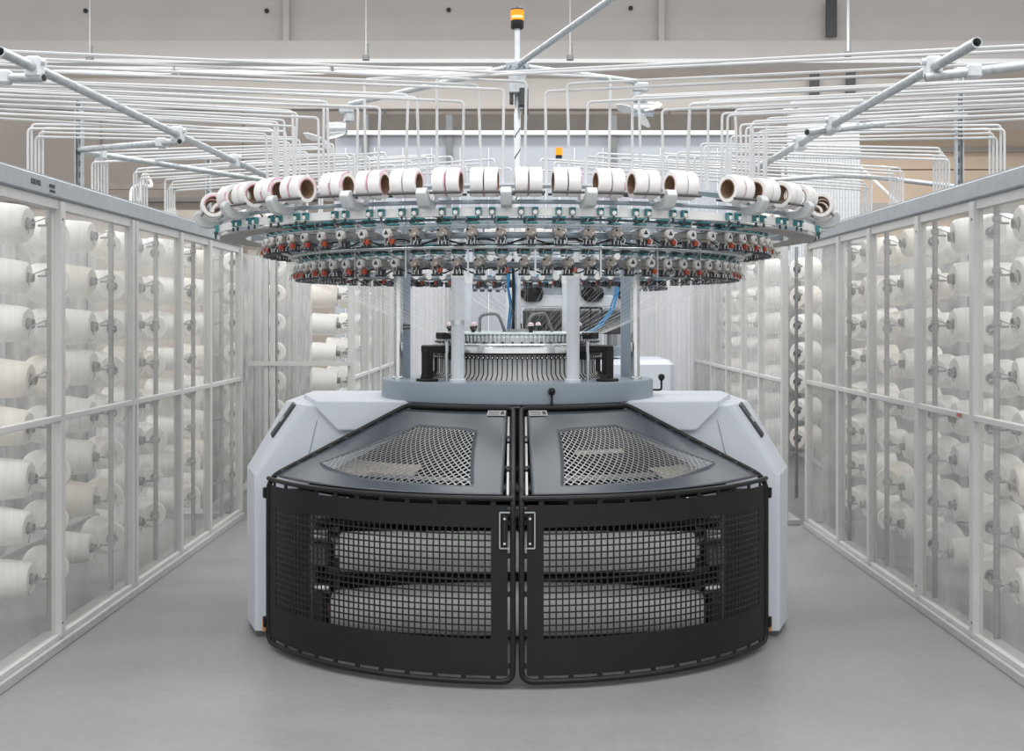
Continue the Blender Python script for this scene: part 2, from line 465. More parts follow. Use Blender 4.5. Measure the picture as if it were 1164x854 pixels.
XG = 2.15
LE = [4.15, 5.12, 6.226, 7.41, 8.44, 9.24, 10.27]
LP = [5.42, 6.38, 7.34, 8.25, 9.20, 10.08]
RE = [4.15, 5.15, 6.226, 7.088, 8.06, 8.836, 9.80]
RP = [5.30, 6.22, 7.14, 8.07, 8.98]
cl = creel('left', -1, XG, LE, LP, 2.2, 'film_clear', 'long film-glazed yarn creel with white frame beside the machine, left wall', double=(7.41,))
cr = creel('right', 1, XG, RE, RP, 2.2, 'film_clear', 'long film-glazed yarn creel with white frame beside the machine, right wall')
fill_cones(-1, XG, LP[1:5], 'yarn cones in the left creel', 'left')
fill_cones(-1, XG, LP[5:], 'yarn cones in the left creel', 'left', sets='A', first=5)
fill_cones(1, XG, RP[1:], 'yarn cones in the right creel', 'right')

# teal yarn tails on some cone noses, one per cone shown
# far creels of the next machine bay
FE = [9.95, 10.9, 11.75, 12.6, 13.6, 14.9]
FP = [11.3, 12.2, 13.1, 14.1]
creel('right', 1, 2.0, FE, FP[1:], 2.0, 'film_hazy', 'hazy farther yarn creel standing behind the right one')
pst = MB().cyl((2.39, 11.3, .02), (2.39, 11.3, 2.17), .0145, 10).build('creel_post', 'post_grey', bpy.data.objects['yarn_creel.002'], loc=(-2.0, -9.95, 0))
for r_ in range(7):
    k_ = (0, 1, 0, 2, 0, 0, 1)[r_]
    place_cone((2.52, 11.55, ROWS[r_] - .02), (-.75, -.66, .0), 1.12, k_, '%s yarn cone in the open gap between the two right creels, %s row down' % (CONE_NAME[k_], ordn(r_ + 1)), 'yarn cones in the gap of the right creels')
    MB().tube([(2.39, 11.3, ROWS[r_] + .03), (2.45, 11.36, ROWS[r_]), (2.415, 11.43, ROWS[r_] - .02)], .006, 6).build('cone_holder', 'post_grey', pst)
fill_cones(1, 2.0, FP[1:], 'yarn cones in the far right creel', 'rear right', sets='A', first=2)
GE = [10.45, 11.5, 12.5, 13.4, 14.6, 16.0]
GP = [11.1, 12.0, 12.9, 13.9]
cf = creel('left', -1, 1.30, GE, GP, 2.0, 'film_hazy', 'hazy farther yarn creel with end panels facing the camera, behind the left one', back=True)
fill_cones(-1, 1.30, GP, 'yarn cones in the far left creel', 'far left', sets='A')
# end panels (facing the camera) of the far left creel
def E(name, mats, m): return m.build(name, mats, cf, loc=(1.30, -10.45, 0))
YE = 10.43
for px in (303, 310):
    x = (px - 588) / F * YE
    E('end_post', 'frame_white', MB().box((x, YE, 1.1), (.035, .05, 2.2), b=.004))
E('end_rail', 'frame_white', MB().box((-1.72, YE - .022, 1.20), (.80, .03, .035)))
E('end_header', 'frame_white', MB().box((-1.72, YE - .01, 2.17), (.80, .06, .08)))
for x0, x1 in ((-2.13, -1.99), (-1.90, -1.62)):
    E('film_panel', 'film_clear', MB().box(((x0 + x1) / 2, YE, 1.1), (x1 - x0, .002, 2.0)))
for x, yc, wd in ((-2.33, 10.74, 'by the left creel end post'), (-2.05, 11.16, 'behind the narrow end panel')):
    E('creel_post', 'post_grey', MB().cyl((x + .05, yc - .20, .02), (x + .05, yc - .20, 2.17), .0135, 8))
    for r_ in range(8):
        place_cone(Vector((x, yc + .03, ROWS[r_])), (.25, -.95, .05), .95, r_ % 3, '%s yarn cone, far left creel, %s, %s row down' % (CONE_NAME[r_ % 3], wd, ordn(r_ + 1)), 'yarn cones at the near end of the far left creel')
# dark stencil on the left top rail
def text_on(s_, size, M, mat, parent, name):
    cu = bpy.data.curves.new(name, 'FONT'); cu.body = s_; cu.size = size; cu.extrude = .0006; cu.align_x = 'LEFT'
    t = bpy.data.objects.new(name, cu); me = bpy.data.meshes.new_from_object(t); bpy.data.objects.remove(t)
    me.materials.append(MATS[mat]); o = bpy.data.objects.new(name, me); COL.objects.link(o)
    o.parent = parent; o.matrix_local = M; return o
M_l = Matrix.Translation((.0166, 0, 0)) @ Matrix.Rotation(pi / 2, 4, 'Z') @ Matrix.Rotation(pi / 2, 4, 'X')
text_on('KREMEL', .036, Matrix.Translation((0, 5.79 - LE[0], 2.147)) @ M_l, 'ink', cl, 'rail_lettering')
MB().box((.0166, 6.055 - LE[0], 2.160), (.001, .07, .016)).box((.0166, 6.06 - LE[0], 2.137), (.001, .07, .012)).build('rail_emblem', 'ink', cl)
MB().box((2.134, 6.38, 1.087), (.002, .06, .016)).build('red_tag', 'red', cr, loc=(-XG, -RE[0], 0))

# ------------------------------------------------------------------ the knitting machine
KM = tag(empty('circular_knitting_machine', MC), 'large circular knitting machine with black mesh gates and round creel ring on the grey floor', 'knitting machine')
RG, ZB, ZT = 1.325, .022, .80
RT, ZTT = .745, 1.13
def top_pt(u, v, s, dz=0.0):
    tb, tt = R(1.55 + u * 60.7), R(2.75 + u * 42.0)
    a, b = pol(RG - .005, s * tb, ZT), pol(RT, s * tt, ZTT)
    p = a.lerp(b, v); p.z += dz
    return p

def make_gate(s):
    """s=-1 left, +1 right. tubular frame plus sub-parts"""
    m = MB()
    c0, c1, t1, c0t = R(.78) * s, R(62.3) * s, R(45) * s, R(1.35) * s
    path = [pol(RG, c0 + (c1 - c0) * i / 26, ZB + .012) for i in range(27)]
    n1 = pol(RG, c1, ZT)
    path += [pol(RG, c1, ZB + .012 + (ZT - ZB - .012) * i / 3) for i in range(1, 3)] + [n1]
    tp = [pol(RT, t1 + (c0t - t1) * i / 16, ZTT + .008) for i in range(17)]
    path += [n1.lerp(tp[0], t) for t in (.25, .5, .75)] + tp
    fc = pol(RG, c0, ZT + .004)
    path += [tp[-1].lerp(fc, t) for t in (.3, .6)] + [fc] + [pol(RG, c0, ZT - (ZT - ZB) * t) for t in (.35, .7)]
    m.tube(fillet(path, .06, 5), .0125, 10, closed=True)
    m.tube([pol(RG, c0 + (c1 - c0) * i / 26, ZT) for i in range(27)], .011, 8)
    gate = m.build('safety_gate', 'black', KM)
    # ---- front sheet with its window
    f = MB(); A0, A1, W0, W1 = R(1.75), R(61.2), R(4.65), R(57.8)
    zb, zt, w0, w1 = .058, .772, .213, .678
    def strip(a0, a1, z0, z1, na, Rr=RG):
        vs = []; fs = []
        for rr in (Rr + .0015, Rr - .0015):
            for i in range(na + 1):
                a = s * (a0 + (a1 - a0) * i / na); vs += [pol(rr, a, z0), pol(rr, a, z1)]
        h = 2 * (na + 1)
        for i in range(na):
            q = (2 * i, 2 * i + 2, 2 * i + 3, 2 * i + 1)
            if s < 0: q = q[::-1]
            fs.append(q); fs.append(tuple(x + h for x in q[::-1]))
            for k in (0, 1):
                e = (2 * i + k, 2 * i + 2 + k, 2 * i + 2 + k + h, 2 * i + k + h); fs.append(e if (k == 1) == (s > 0) else e[::-1])
        fs.append((0, 1, 1 + h, h)); fs.append((2 * na, 2 * na + 1, 2 * na + 1 + h, 2 * na + h))
        f.add(vs, fs)
    strip(A0, A1, zb, w0, 40); strip(A0, A1, w1, zt, 40); strip(A0, W0, w0, w1, 3); strip(W1, A1, w0, w1, 3)
    for i in range(11):                                                        # tabs that tie the sheet to the tube
        a = s * (A0 + R(2.6) + (A1 - A0 - R(5.2)) * i / 10)
        f.box((0, 0, .045), (.022, .006, .04), polM(RG, a, 0)); f.box((0, 0, zt + .012), (.022, .006, .03), polM(RG, a, 0))
    for z in (.10, .24, .40, .56, .70):
        f.box((s * -.014, 0, z), (.04, .006, .022), polM(RG, s * A0, 0)); f.box((s * .014, 0, z), (.04, .006, .022), polM(RG, s * A1, 0))
    f.build('front_panel', 'black_sheet', gate)
    # ---- square wire mesh in the front window
    w = MB(); nv = 44; nh = 17
    for i in range(nv + 1):
        a = s * (W0 + (W1 - W0) * i / nv); w.box((0, 0, (w0 + w1) / 2), (.0062, .003, w1 - w0), polM(RG - .001, a, 0))
    for k in range(1, nh):
        z = w0 + (w1 - w0) * k / nh; vs = []; fs = []; na = 40
        for i in range(na + 1):
            a = s * (W0 + (W1 - W0) * i / na)
            vs += [pol(RG + .0008, a, z - .0031), pol(RG + .0008, a, z + .0031), pol(RG - .0025, a, z + .0031), pol(RG - .0025, a, z - .0031)]
        for i in range(na):
            for q in range(4):
                q2 = (q + 1) % 4; fs.append((4 * i + q, 4 * i + 4 + q, 4 * i + 4 + q2, 4 * i + q2))
        w.add(vs, fs)
    w.build('wire_mesh', 'wire_dark', gate, smooth=False)
    # ---- sloping top sheet, ruled between the two arcs, with its polygonal window
    poly = [(.125, .12), (.20, .71), (.30, .745), (.60, .76), (.85, .25), (.52, .14)]
    cu = sum(p[0] for p in poly) / len(poly) * .92; cv = sum(p[1] for p in poly) / len(poly)
    def ray_hit(ang, pg):
        dx, dy = cos(ang), sin(ang); best = 9
        for i in range(len(pg)):
            (x1, y1), (x2, y2) = pg[i], pg[(i + 1) % len(pg)]
            ex, ey = x2 - x1, y2 - y1; den = dx * ey - dy * ex
            if abs(den) < 1e-9: continue
            t = ((x1 - cu) * ey - (y1 - cv) * ex) / den; q = ((x1 - cu) * dy - (y1 - cv) * dx) / den
            if t > 1e-6 and -1e-6 <= q <= 1 + 1e-6: best = min(best, t)
        return best
    outer = [(.018, .03), (.984, .03), (.984, .965), (.018, .965)]
    angs = sorted(set([2 * pi * i / 120 for i in range(120)] + [math.atan2(p[1] - cv, p[0] - cu) % (2 * pi) for p in poly + outer]))
    t_ = MB(); vs = []; fs = []; nl = 6; na = len(angs)
    for ang in angs:
        a, b = ray_hit(ang, poly), ray_hit(ang, outer)
        for l in range(nl + 1):
            tt = a + (b - a) * l / nl
            vs.append(top_pt(cu + cos(ang) * tt, cv + sin(ang) * tt, s, .004))
    for i in range(na):
        j = (i + 1) % na
        for l in range(nl):
            q = (i * (nl + 1) + l, i * (nl + 1) + l + 1, j * (nl + 1) + l + 1, j * (nl + 1) + l)
            fs.append(q if s > 0 else q[::-1])
    t_.add(vs, fs)
    for i in range(8):                                                         # tabs along the slanting side, the top and the centre
        v = .10 + .8 * i / 7
        for u in ((.003, .992) if i in (2, 5) else (.992,)):
            p = top_pt(u, v, s, .002); t_.box(p, (.03, .012, .008))
    ts = t_.build('top_panel', 'top_sheet', gate)
    md = ts.modifiers.new('thickness', 'SOLIDIFY'); md.thickness = .003; md.offset = -1
    # ---- diagonal grid in the top window
    g = MB(); SU, SV = 1.10, .68                                               # metric size of u and v
    pg = [(p[0] * SU, p[1] * SV) for p in poly]
    def clip(p0, d):
        ts_ = []
        for i in range(len(pg)):
            (x1, y1), (x2, y2) = pg[i], pg[(i + 1) % len(pg)]
            ex, ey = x2 - x1, y2 - y1; den = d[0] * ey - d[1] * ex
            if abs(den) < 1e-9: continue
            t = ((x1 - p0[0]) * ey - (y1 - p0[1]) * ex) / den; q = ((x1 - p0[0]) * d[1] - (y1 - p0[1]) * d[0]) / den
            if 0 <= q <= 1: ts_.append(t)
        ts_.sort(); return ts_
    for ang in (R(50), R(130)):
        d = (cos(ang), sin(ang)); nrm = (-d[1], d[0])
        for k in range(-70, 71):
            p0 = (.55 + nrm[0] * k * .0226, .37 + nrm[1] * k * .0226)
            c = clip(p0, d)
            if len(c) < 2: continue
            for q in range(0, len(c) - 1, 2):
                a, b = c[q], c[q + 1]; ns = max(1, int((b - a) / .08)); ring = []
                for i in range(ns + 1):
                    tt = a + (b - a) * i / ns; hw = .0017
                    pts = []
                    for (o_, dz) in ((-hw, .004), (hw, .004), (hw, .001), (-hw, .001)):
                        x, y = p0[0] + d[0] * tt + nrm[0] * o_, p0[1] + d[1] * tt + nrm[1] * o_
                        pts.append(top_pt(x / SU, y / SV, s, dz))
                    ring.append(pts)
                g.loft(ring)
    g.build('top_mesh', 'wire_grey', gate, smooth=False)
    d_ = MB()                                                                 # black sheet added under the slope for a dark interior, with pale perforated covers
    def patch(u0, u1, v0, v1, dz, mb):
        nu = 8; rg = []
        for i in range(nu + 1):
            u = u0 + (u1 - u0) * i / nu
            rg.append([top_pt(u, v0, s, dz), top_pt(u, v1, s, dz), top_pt(u, v1, s, dz - .004), top_pt(u, v0, s, dz - .004)])
        mb.loft(rg)
    patch(.05, .94, .18, .97, -.10, d_); gp = d_.build('dark_backing', 'matt_black', gate)
    for u0, u1, v0, v1 in (((.42, .88, .36, .52), (.22, .52, .24, .30)) if s < 0 else ((.60, .86, .27, .46), (.28, .58, .66, .70))):
        pb = MB(); patch(u0, u1, v0, v1, -.075, pb); pb.build('perforated_cover', 'beige_cover', gp)
    for u0, u1, v0, v1 in (((.14, .62, .325, .36),) if s < 0 else ((.12, .56, .33, .38),)):
        pb = MB(); patch(u0, u1, v0, v1, -.06, pb); pb.build('cover_strip', 'mid_grey', gp)
    e_ = MB()
    for v0, v1 in ((.06, .30), (.34, .62), (.66, .94)):
        a, b = top_pt(.0, v0, s, -.012), top_pt(.0, v1, s, -.012); e_.tube([a + Vector((s * .004, 0, 0)), b + Vector((s * .004, 0, 0))], .006, 6)
    e_.build('gap_light_strip', 'label_white', gate)  # pale rods stand in for bay lamp light showing at the gap
    # ---- handle, screws, label plate, hinge
    hx = s * R(2.25); HM = polM(RG, hx, .667)
    hb = MB().box((0, -.012, 0), (.022, .022, .128), HM, b=.004).build('gate_handle', 'black', gate)
    k = MB()
    for x, y, w_, h_ in ((0, .075, .042, .006), (0, -.075, .042, .006), (-s * -.021, 0, .005, .15)): k.box((x, -.003, y), (w_, .004, h_), HM)
    k.build('handle_plate', 'galv', hb)
    k = MB()
    for z in (-.052, .052): k.cyl((0, -.022, z), (0, -.027, z), .0055, 10, HM)
    k.build('screw', 'bright_steel', hb)
    cen, ex = top_pt(.10, .94, s, .006), top_pt(.16, .94, s, .006)
    xa = (ex - cen).normalized(); ya = (top_pt(.10, .99, s, .006) - cen).normalized(); za = xa.cross(ya).normalized()
    if za.z < 0: za = -za; xa = -xa
    LM = Matrix((xa, ya, za)).transposed().to_4x4(); LM.translation = cen
    lp = MB().box((0, 0, .002), (.085, .042, .002), LM).build('label_plate', 'label_grey', gate)
    k = MB()
    for y in (-.012, 0, .011): k.box((-.012, y, .0033), (.05, .004, .0006), LM)
    k.box((.028, .0, .0033), (.016, .026, .0006), LM); k.build('label_print', 'ink', lp)
    for z in (.12, .73): MB().box((s * .02, 0, z), (.025, .04, .05), polM(RG, c1, 0), b=.003).build('hinge', 'black', gate)
    MB().box((s * .027, -.012, .10), (.008, .02, .05), polM(RG, c1, 0)).build('hinge_tag', 'orange_tag', gate)
    return gate
gates = [make_gate(-1), make_gate(1)]
for g_ in gates:
    c = copy_tree(g_, KM); c.rotation_euler.z = pi

# ---- side leg cabinets
def leg_cabinet(s):
    Yc = 6.84
    def ring(y, pts): return [(s * p[0], y - Yc, p[1]) for p in pts]
    A = [(1.262, .03), (1.262, .787), (1.020, 1.128), (.55, 1.128), (.55, .86), (1.09, .60), (1.09, .03)]
    A2 = [(1.280, .03), (1.282, .790), (1.045, 1.132), (.55, 1.132), (.55, .86), (1.09, .60), (1.09, .03)]
    Bq = [(1.372, .03), (1.372, .800), (1.172, 1.136), (.55, 1.136), (.55, .86), (1.09, .60), (1.09, .03)]
    m = MB(); m.loft([ring(6.43, A), ring(6.435, A2), ring(6.70, Bq), ring(7.35, Bq), ring(7.62, A)])
    cab = m.build('leg_cabinet', 'cabinet', KM, smooth=False)
    bv = cab.modifiers.new('soft_edges', 'BEVEL'); bv.width = .012; bv.segments = 3; bv.limit_method = 'ANGLE'; bv.angle_limit = R(25)
    # raised cover plate over the arm
    C = [(.975, 1.155), (.975, 1.118), (.868, 1.010), (.52, 1.010), (.52, 1.155)]
    D = [(1.115, 1.160), (1.115, 1.128), (.868, 1.016), (.52, 1.016), (.52, 1.160)]
    l = MB(); l.loft([ring(6.392, C), ring(6.90, D), ring(7.2, D)])
    lid = l.build('arm_cover', 'cabinet', cab, smooth=False)
    bv = lid.modifiers.new('soft_edges', 'BEVEL'); bv.width = .008; bv.segments = 2; bv.limit_method = 'ANGLE'; bv.angle_limit = R(25)
    # thin shut line of the service flap
    MB().tube([(s * .975, 6.427 - Yc, 1.06), (s * 1.005, 6.427 - Yc, .93), (s * 1.03, 6.427 - Yc, .84)], .0012, 5).build('shut_line', 'mid_grey', cab)
    # dark lamp strip on the bevelled corner
    a, b = Vector((s * 1.098, 6.50 - Yc, 1.075)), Vector((s * 1.232, 6.585 - Yc, .935))
    a0 = Vector((s * 1.105, 6.56 - Yc, 1.094)); ax = (b - a).normalized()
    P1, P2, P3 = Vector(ring(6.435, A2)[1]), Vector(ring(6.435, A2)[2]), Vector(ring(6.70, Bq)[2])
    up = (P2 - P1).normalized(); n_ = up.cross(P3 - P2).normalized()
    if n_.y > 0: n_ = -n_
    side = n_.cross(up).normalized()
    if side.y < 0: side = -side
    cen = (P1 + P2) / 2 + up * .075 + side * .125
    cen = cen + n_ * 0.004
    HMx = Matrix((up, side, up.cross(side))).transposed().to_4x4(); HMx.translation = cen
    pnl = MB().box((0, 0, 0), (.20, .058, .012), HMx, b=.004).build('lamp_strip', 'lamp_dark', cab)
    sg = 1 if up.cross(side).dot(n_) > 0 else -1
    MB().box((0.0, 0, sg * .007), (.03, .012, .003), HMx).build('strip_mark', 'label_white', pnl)
    MB().box((s * 1.18, -.27, .015), (.20, .20, .03)).build('foot_pad', 'mid_grey', cab)
    return cab
cabs = [leg_cabinet(-1), leg_cabinet(1)]

# ---- bed plate
MB().lathe([(.0, 1.145), (.66, 1.145), (.694, 1.148), (.70, 1.154), (.70, 1.238), (.694, 1.247), (.40, 1.247), (.0, 1.247)], 96).build('bed_plate', 'plate', KM)
MB().lathe([(.10, .86), (.46, .86), (.60, .97), (.62, 1.02), (.62, 1.146), (.1, 1.146)], 48).build('gear_housing', 'black_sheet', KM)
m = MB()
for th in range(-70, 75, 20): m.box((0, 0, 1.138), (.12, .02, .008), polM(.655, R(th + 6), 0), b=.002)
m.build('slot_light_strip', 'label_white', KM)  # pale strips stand in for lamp light in the slots below the plate
# ---- columns
def column(th, r, kind):
    x = pol(r, R(th), 1.247)
    if kind == 'w':
        c = MB().lathe([(.001, 0), (.040, 0), (.040, .012), (.0315, .016), (.0315, .75), (.001, .75)], 20, Matrix.Translation(x)).build('column', 'plate_column', KM)
        MB().lathe([(.0325, .50), (.0335, .50), (.0335, .545), (.0325, .545)], 20, Matrix.Translation(x)).build('column_label', 'label_white', c)
    else:
        c = MB().lathe([(.001, 0), (.034, 0), (.034, .01), (.0235, .014), (.0235, .75), (.001, .75)], 18, Matrix.Translation(x)).build('column', 'bright_steel', KM)
    return c
c_ = column(-30.8, .56, 'w'); column(28.6, .56, 'w')
MB().lathe([(.032, .275), (.0345, .275), (.0345, .298), (.032, .298)], 20, Matrix.Translation(pol(.56, R(-30.8), 1.247))).box((.036, 0, .2865), (.012, .02, .03), Matrix.Translation(pol(.56, R(-30.8), 1.247))).build('hose_clamp', 'steel', c_)
column(-76.5, .62, 's'); column(74, .62, 's')
for th in (150, 210): column(th, .56, 'w')
for th in (-84, 100): MB().box((0, 0, 1.62), (.064, .02, .75), Matrix.Translation(pol(.585, R(th), 0)) ).build('cable_duct', 'plate', KM)
MB().tube([pol(.61, R(-83), 1.50) + Vector((.0, -.03, 0)), pol(.61, R(-83), 1.50) + Vector((.06, -.03, .004))], .004, 6).tube([pol(.61, R(-83), 1.52) + Vector((.0, -.03, 0)), pol(.61, R(-83), 1.52) + Vector((.06, -.03, .0))], .004, 6).build('cable_clip', 'dark_grey', KM)
# ---- cylinder
MB().lathe([(.05, 1.247), (.425, 1.247), (.425, 1.255), (.402, 1.275), (.398, 1.380), (.05, 1.380)], 72).build('cylinder_skirt', 'white_paint', KM)
MB().lathe([(.10, 1.378), (.425, 1.378), (.43, 1.384), (.43, 1.422), (.424, 1.430), (.10, 1.430)], 96).build('cylinder_rim', 'bright_steel', KM)
MB().lathe([(.425, 1.374), (.432, 1.374), (.432, 1.381), (.425, 1.381)], 96, closed=True).build('rim_gasket', 'black', KM)
m = MB()
m.lathe([(.396, 1.43), (.402, 1.43), (.402, 1.468), (.396, 1.468)], 72, closed=True)
for i in range(120):
    M = polM(.412, 2 * pi * i / 120, 0)
    m.box((0, .004, 1.449), (.012, .02, .028), M, b=.002); m.box((0, .012, 1.468), (.007, .03, .014), M)
m.build('needle_teeth', 'steel', KM)
m = MB()
for i in range(55):
    M = polM(.422, 2 * pi * (i + .5) / 55, 0); m.box((0, 0, 1.436), (.011, .010, .007), M)
m.build('needle_butt_teeth', 'dark_grey', KM)
MB().lathe([(.22, 1.470), (.405, 1.472), (.41, 1.478), (.405, 1.484), (.30, 1.486), (.22, 1.484)], 72, closed=True).build('dial_deck', 'deck', KM)
MB().lathe([(.001, 1.43), (.23, 1.43), (.23, 1.46), (.12, 1.47), (.05, 1.50), (.001, 1.50)], 48).build('dial_hub', 'mid_grey', KM)
hk = MB()
hk.tube([(0, -.428, 1.376), (0, -.428, 1.285), (0, -.438, 1.270), (0, -.462, 1.254)], .0030, 6)
hk.cyl((0, -.426, 1.362), (0, -.434, 1.362), .0095, 10); hk.cyl((0, -.434, 1.362), (0, -.4345, 1.362), .004, 8, mi=1)
hk0 = hk.build('guide_hook', ['black', 'white_paint'], KM)
for i in range(1, 64):
    o = hk0.copy(); COL.objects.link(o); o.parent = KM
    k = (i + 1) // 2 * (1 if i % 2 else -1); o.rotation_euler.z = R(k * 3.25)
for th in range(-150, 200, 50):
    k0 = MB().lathe([(.001, 0), (.010, 0), (.010, .012), (.016, .020), (.016, .032), (.001, .032)], 12, Matrix.Translation(pol(.35, R(th + 11), 1.484))).build('cam_knob', 'black', KM)
    MB().lathe([(.0155, .032), (.0135, .044), (.006, .050), (.001, .051)], 12, Matrix.Translation(pol(.35, R(th + 11), 1.484))).build('knob_cap', 'pale_pink', k0)
for s in (-1, 1):
    MB().box((0, 0, 1.468), (.075, .06, .034), polM(.435, s * R(57), 0), b=.004).build('sensor_block', 'black', KM)
    a = MB()
    M = polM(.60, s * R(47), 0)
    a.box((0, 0, 1.253), (.095, .07, .016), M, b=.004); a.box((0, .0, 1.325), (.044, .045, .16), M, b=.006)
    a.prism([(.025, 1.40), (-.03, 1.26), (.022, 1.26)], M @ Matrix.Rotation(pi / 2, 4, 'X'), -.02, .02)
    a.box((0, .075, 1.405), (.044, .20, .04), M, b=.006); a.box((0, .14, 1.375), (.03, .05, .05), M)
    a.build('yarn_guide_arm', 'black', KM)
    MB().cyl(pol(.50, s * R(44), 1.247), pol(.50, s * R(44), 1.44), .010, 10).build('support_rod', 'steel', KM)
hp = [P(545, 380, 6.75), P(545.5, 358, 6.75), P(566, 356, 6.75), P(575, 380, 6.75)]
MB().tube(fillet_open([p - MC for p in hp], .03), .0085, 10).build('lift_handle', 'mid_grey', KM)
hp = [P(597, 380, 6.85), P(604, 358, 6.85), P(620, 356, 6.95), P(628, 378, 6.95)]
MB().tube(fillet_open([p - MC for p in hp], .03), .0085, 10).build('lift_handle', 'mid_grey', KM)
def lever(th, r, z0, z1, bend):
    a = pol(r, R(th), z0)
    l = MB().tube(fillet_open([a + bend, a, a + Vector((0, 0, z1 - z0))], .012), .0055, 8).build('lever', 'black', KM)
    MB().lathe([(.001, -.018), (.010, -.016), (.017, -.004), (.017, .006), (.011, .016), (.001, .018)], 14, Matrix.Translation(a + Vector((0, 0, z1 - z0)))).build('lever_knob', 'black', l)
lever(13, .715, 1.135, 1.213, Vector((0, .05, 0)))
lever(88, .745, 1.185, 1.250, Vector((-.05, 0, 0)))

# ---- mast with hub, beacon, sweeping arms and fans
mast = MB().lathe([(.001, 1.49), (.0175, 1.49), (.0175, 2.62), (.014, 2.63), (.014, 3.06), (.001, 3.06)], 16).build('mast', 'galv_light', KM)
m = MB()
for i in range(5):
    m.tube([Vector((.0185 * cos(a), .0185 * sin(a) , 2.05 + i * .11 + .05 * t)) for t, a in ((0, -2.4), (.33, -1.9), (.66, -1.2), (1, -.6))], .003, 6)
m.build('cable_twist', 'dark_grey', mast)
b = MB().lathe([(.001, 3.055), (.030, 3.055), (.034, 3.062), (.034, 3.098), (.001, 3.098)], 20).build('beacon', 'black', KM)
MB().lathe([(.033, 3.098), (.034, 3.100), (.034, 3.152), (.033, 3.154)], 24).build('amber_lens', 'amber_glow', b)
MB().lathe([(.0342, 3.108), (.0346, 3.110), (.0346, 3.118), (.0342, 3.120)], 24, a0=-.9, a1=.9).build('lamp_filament', 'amber_hot', b)
MB().lathe([(.035, 3.150), (.035, 3.158), (.026, 3.168), (.001, 3.170)], 20).build('beacon_cap', 'lamp_dark', b)
hub = MB().lathe([(.001, 2.828), (.055, 2.828), (.062, 2.835), (.062, 2.872), (.055, 2.880), (.001, 2.880)], 16).build('arm_hub', 'rail_grey', KM)
m = MB()
for i in range(9): m.cyl(pol(.060, R(i * 40), 2.854), pol(.072, R(i * 40), 2.854), .011, 8)
m.box((0, -.02, 2.77), (.09, .07, .11), b=.006)
m.build('hub_clamp', 'galv', hub)
MB().box((.032, -.03, 2.695), (.05, .06, .10), b=.008).box((.042, -.03, 2.65), (.028, .05, .09), b=.006).box((-.03, -.02, 2.70), (.02, .04, .08), b=.004).build('drive_motor', 'dark_grey', hub)
ARMS = [(Vector((.0, -.03, 2.86)), Vector((.95, -2.70, 3.02))), (Vector((-.05, .03, 2.86)), Vector((-1.02, 1.2, 2.86))), (Vector((.05, .02, 2.86)), Vector((.66, .44, 2.86)))]
for a, d in ARMS:
    arm = MB().cyl(a, d, .0165, 14).build('sweeping_arm', 'galv', KM)
    ca = MB(); ca.tube([d, d + Vector((.0, 0, -.02)), d + Vector((-.03 if d.x < 0 else .05, 0, -.11))], .014, 10)
    ca.box(d + Vector((-.02 if d.x < 0 else .02, 0, -.03)), (.09, .05, .05), b=.008); ca.box(d + Vector((0, 0, -.08)), (.05, .05, .06), b=.008)
    ca.build('arm_joint', 'galv', arm)
    fc = d + Vector((-.09 if d.x < 0 else .02, 0, -.20))
    mo = MB().cyl(fc + Vector((-.04, 0, .05)), fc + Vector((.07, 0, .05)), .042, 14).cyl(fc + Vector((-.05, 0, .05)), fc + Vector((-.04, 0, .05)), .034, 14).build('fan_motor', 'steel', arm)
    for k in range(3):
        an = R(k * 120 + 160)
        dr = Vector((cos(an), .25, sin(an) * .55))
        q = fc + Vector((-.05 if d.x < 0 else .0, -.05, .03 if d.x > 0 else -.02))
        m = MB(); rg = []
        nn = Vector((0, 0, 1)).cross(dr).normalized()
        for t, wd in ((.02, .012), (.07, .030), (.11, .036), (.14, .024)):
            cpt = q + dr * t; tw = nn * wd + Vector((0, 0, wd * .5)); th_ = Vector((0, .003, .002))
            rg.append([cpt - tw - th_, cpt + tw - th_, cpt + tw + th_, cpt - tw + th_])
        m.loft(rg); m.build('fan_blade', 'white_paint', mo)
m = MB()
for dx, tw in ((-.035, 1), (-.022, -1), (-.045, .5)):
    m.tube([Vector((dx, -.03, 1.82)), Vector((dx - .012 * tw, -.04, 1.72)), Vector((dx + .008, -.03, 1.62)), Vector((dx - .005, -.02, 1.50))], .005, 6)
m.build('air_hose', 'blue', KM)
MB().tube([Vector((-.022, -.035, 1.86)), Vector((-.02, -.045, 1.70)), Vector((-.02, -.035, 1.49))], .007, 8).build('power_cable', 'black', KM)

# ---- rings that carry feeders and spools
R1, Z1 = 1.54, 2.10
R2, Z2 = 1.22, 1.92
R3, Z3 = 1.06, 1.80
def ringtube(name, r, z, rad, mat, n=96): return MB().tube([pol(r, 2 * pi * i / n, z) for i in range(n)], rad, 10, closed=True).build(name, mat, KM)
ringtube('spool_ring', 1.50, 2.026, .009, 'ring_grey')
MB().lathe([(1.500, 1.968), (1.512, 1.968), (1.512, 2.002), (1.500, 2.002)], 96, closed=True).build('eyelet_rail', 'white_paint', KM)
for rng in (range(45, 120, 15), range(240, 315, 15)):
    m = MB()
    m.lathe([(1.38, 1.948), (1.505, 1.948), (1.505, 1.954), (1.38, 1.954)], 20, closed=True, a0=R(rng[0]), a1=R(rng[-1] + 13.8))
    m.build('ring_tray', 'ring_under', KM)
ringtube('feeder_ring', R2 - .03, Z2 - .01, .014, 'ring_grey')
ringtube('feeder_ring', R3 - .03, Z3 - .01, .014, 'ring_grey')
MB().lathe([(R2 - .05, Z2 + .075), (R2 + .01, Z2 + .075), (R2 + .01, Z2 + .079), (R2 - .05, Z2 + .079)], 90, closed=True).build('belt', 'teal', KM)
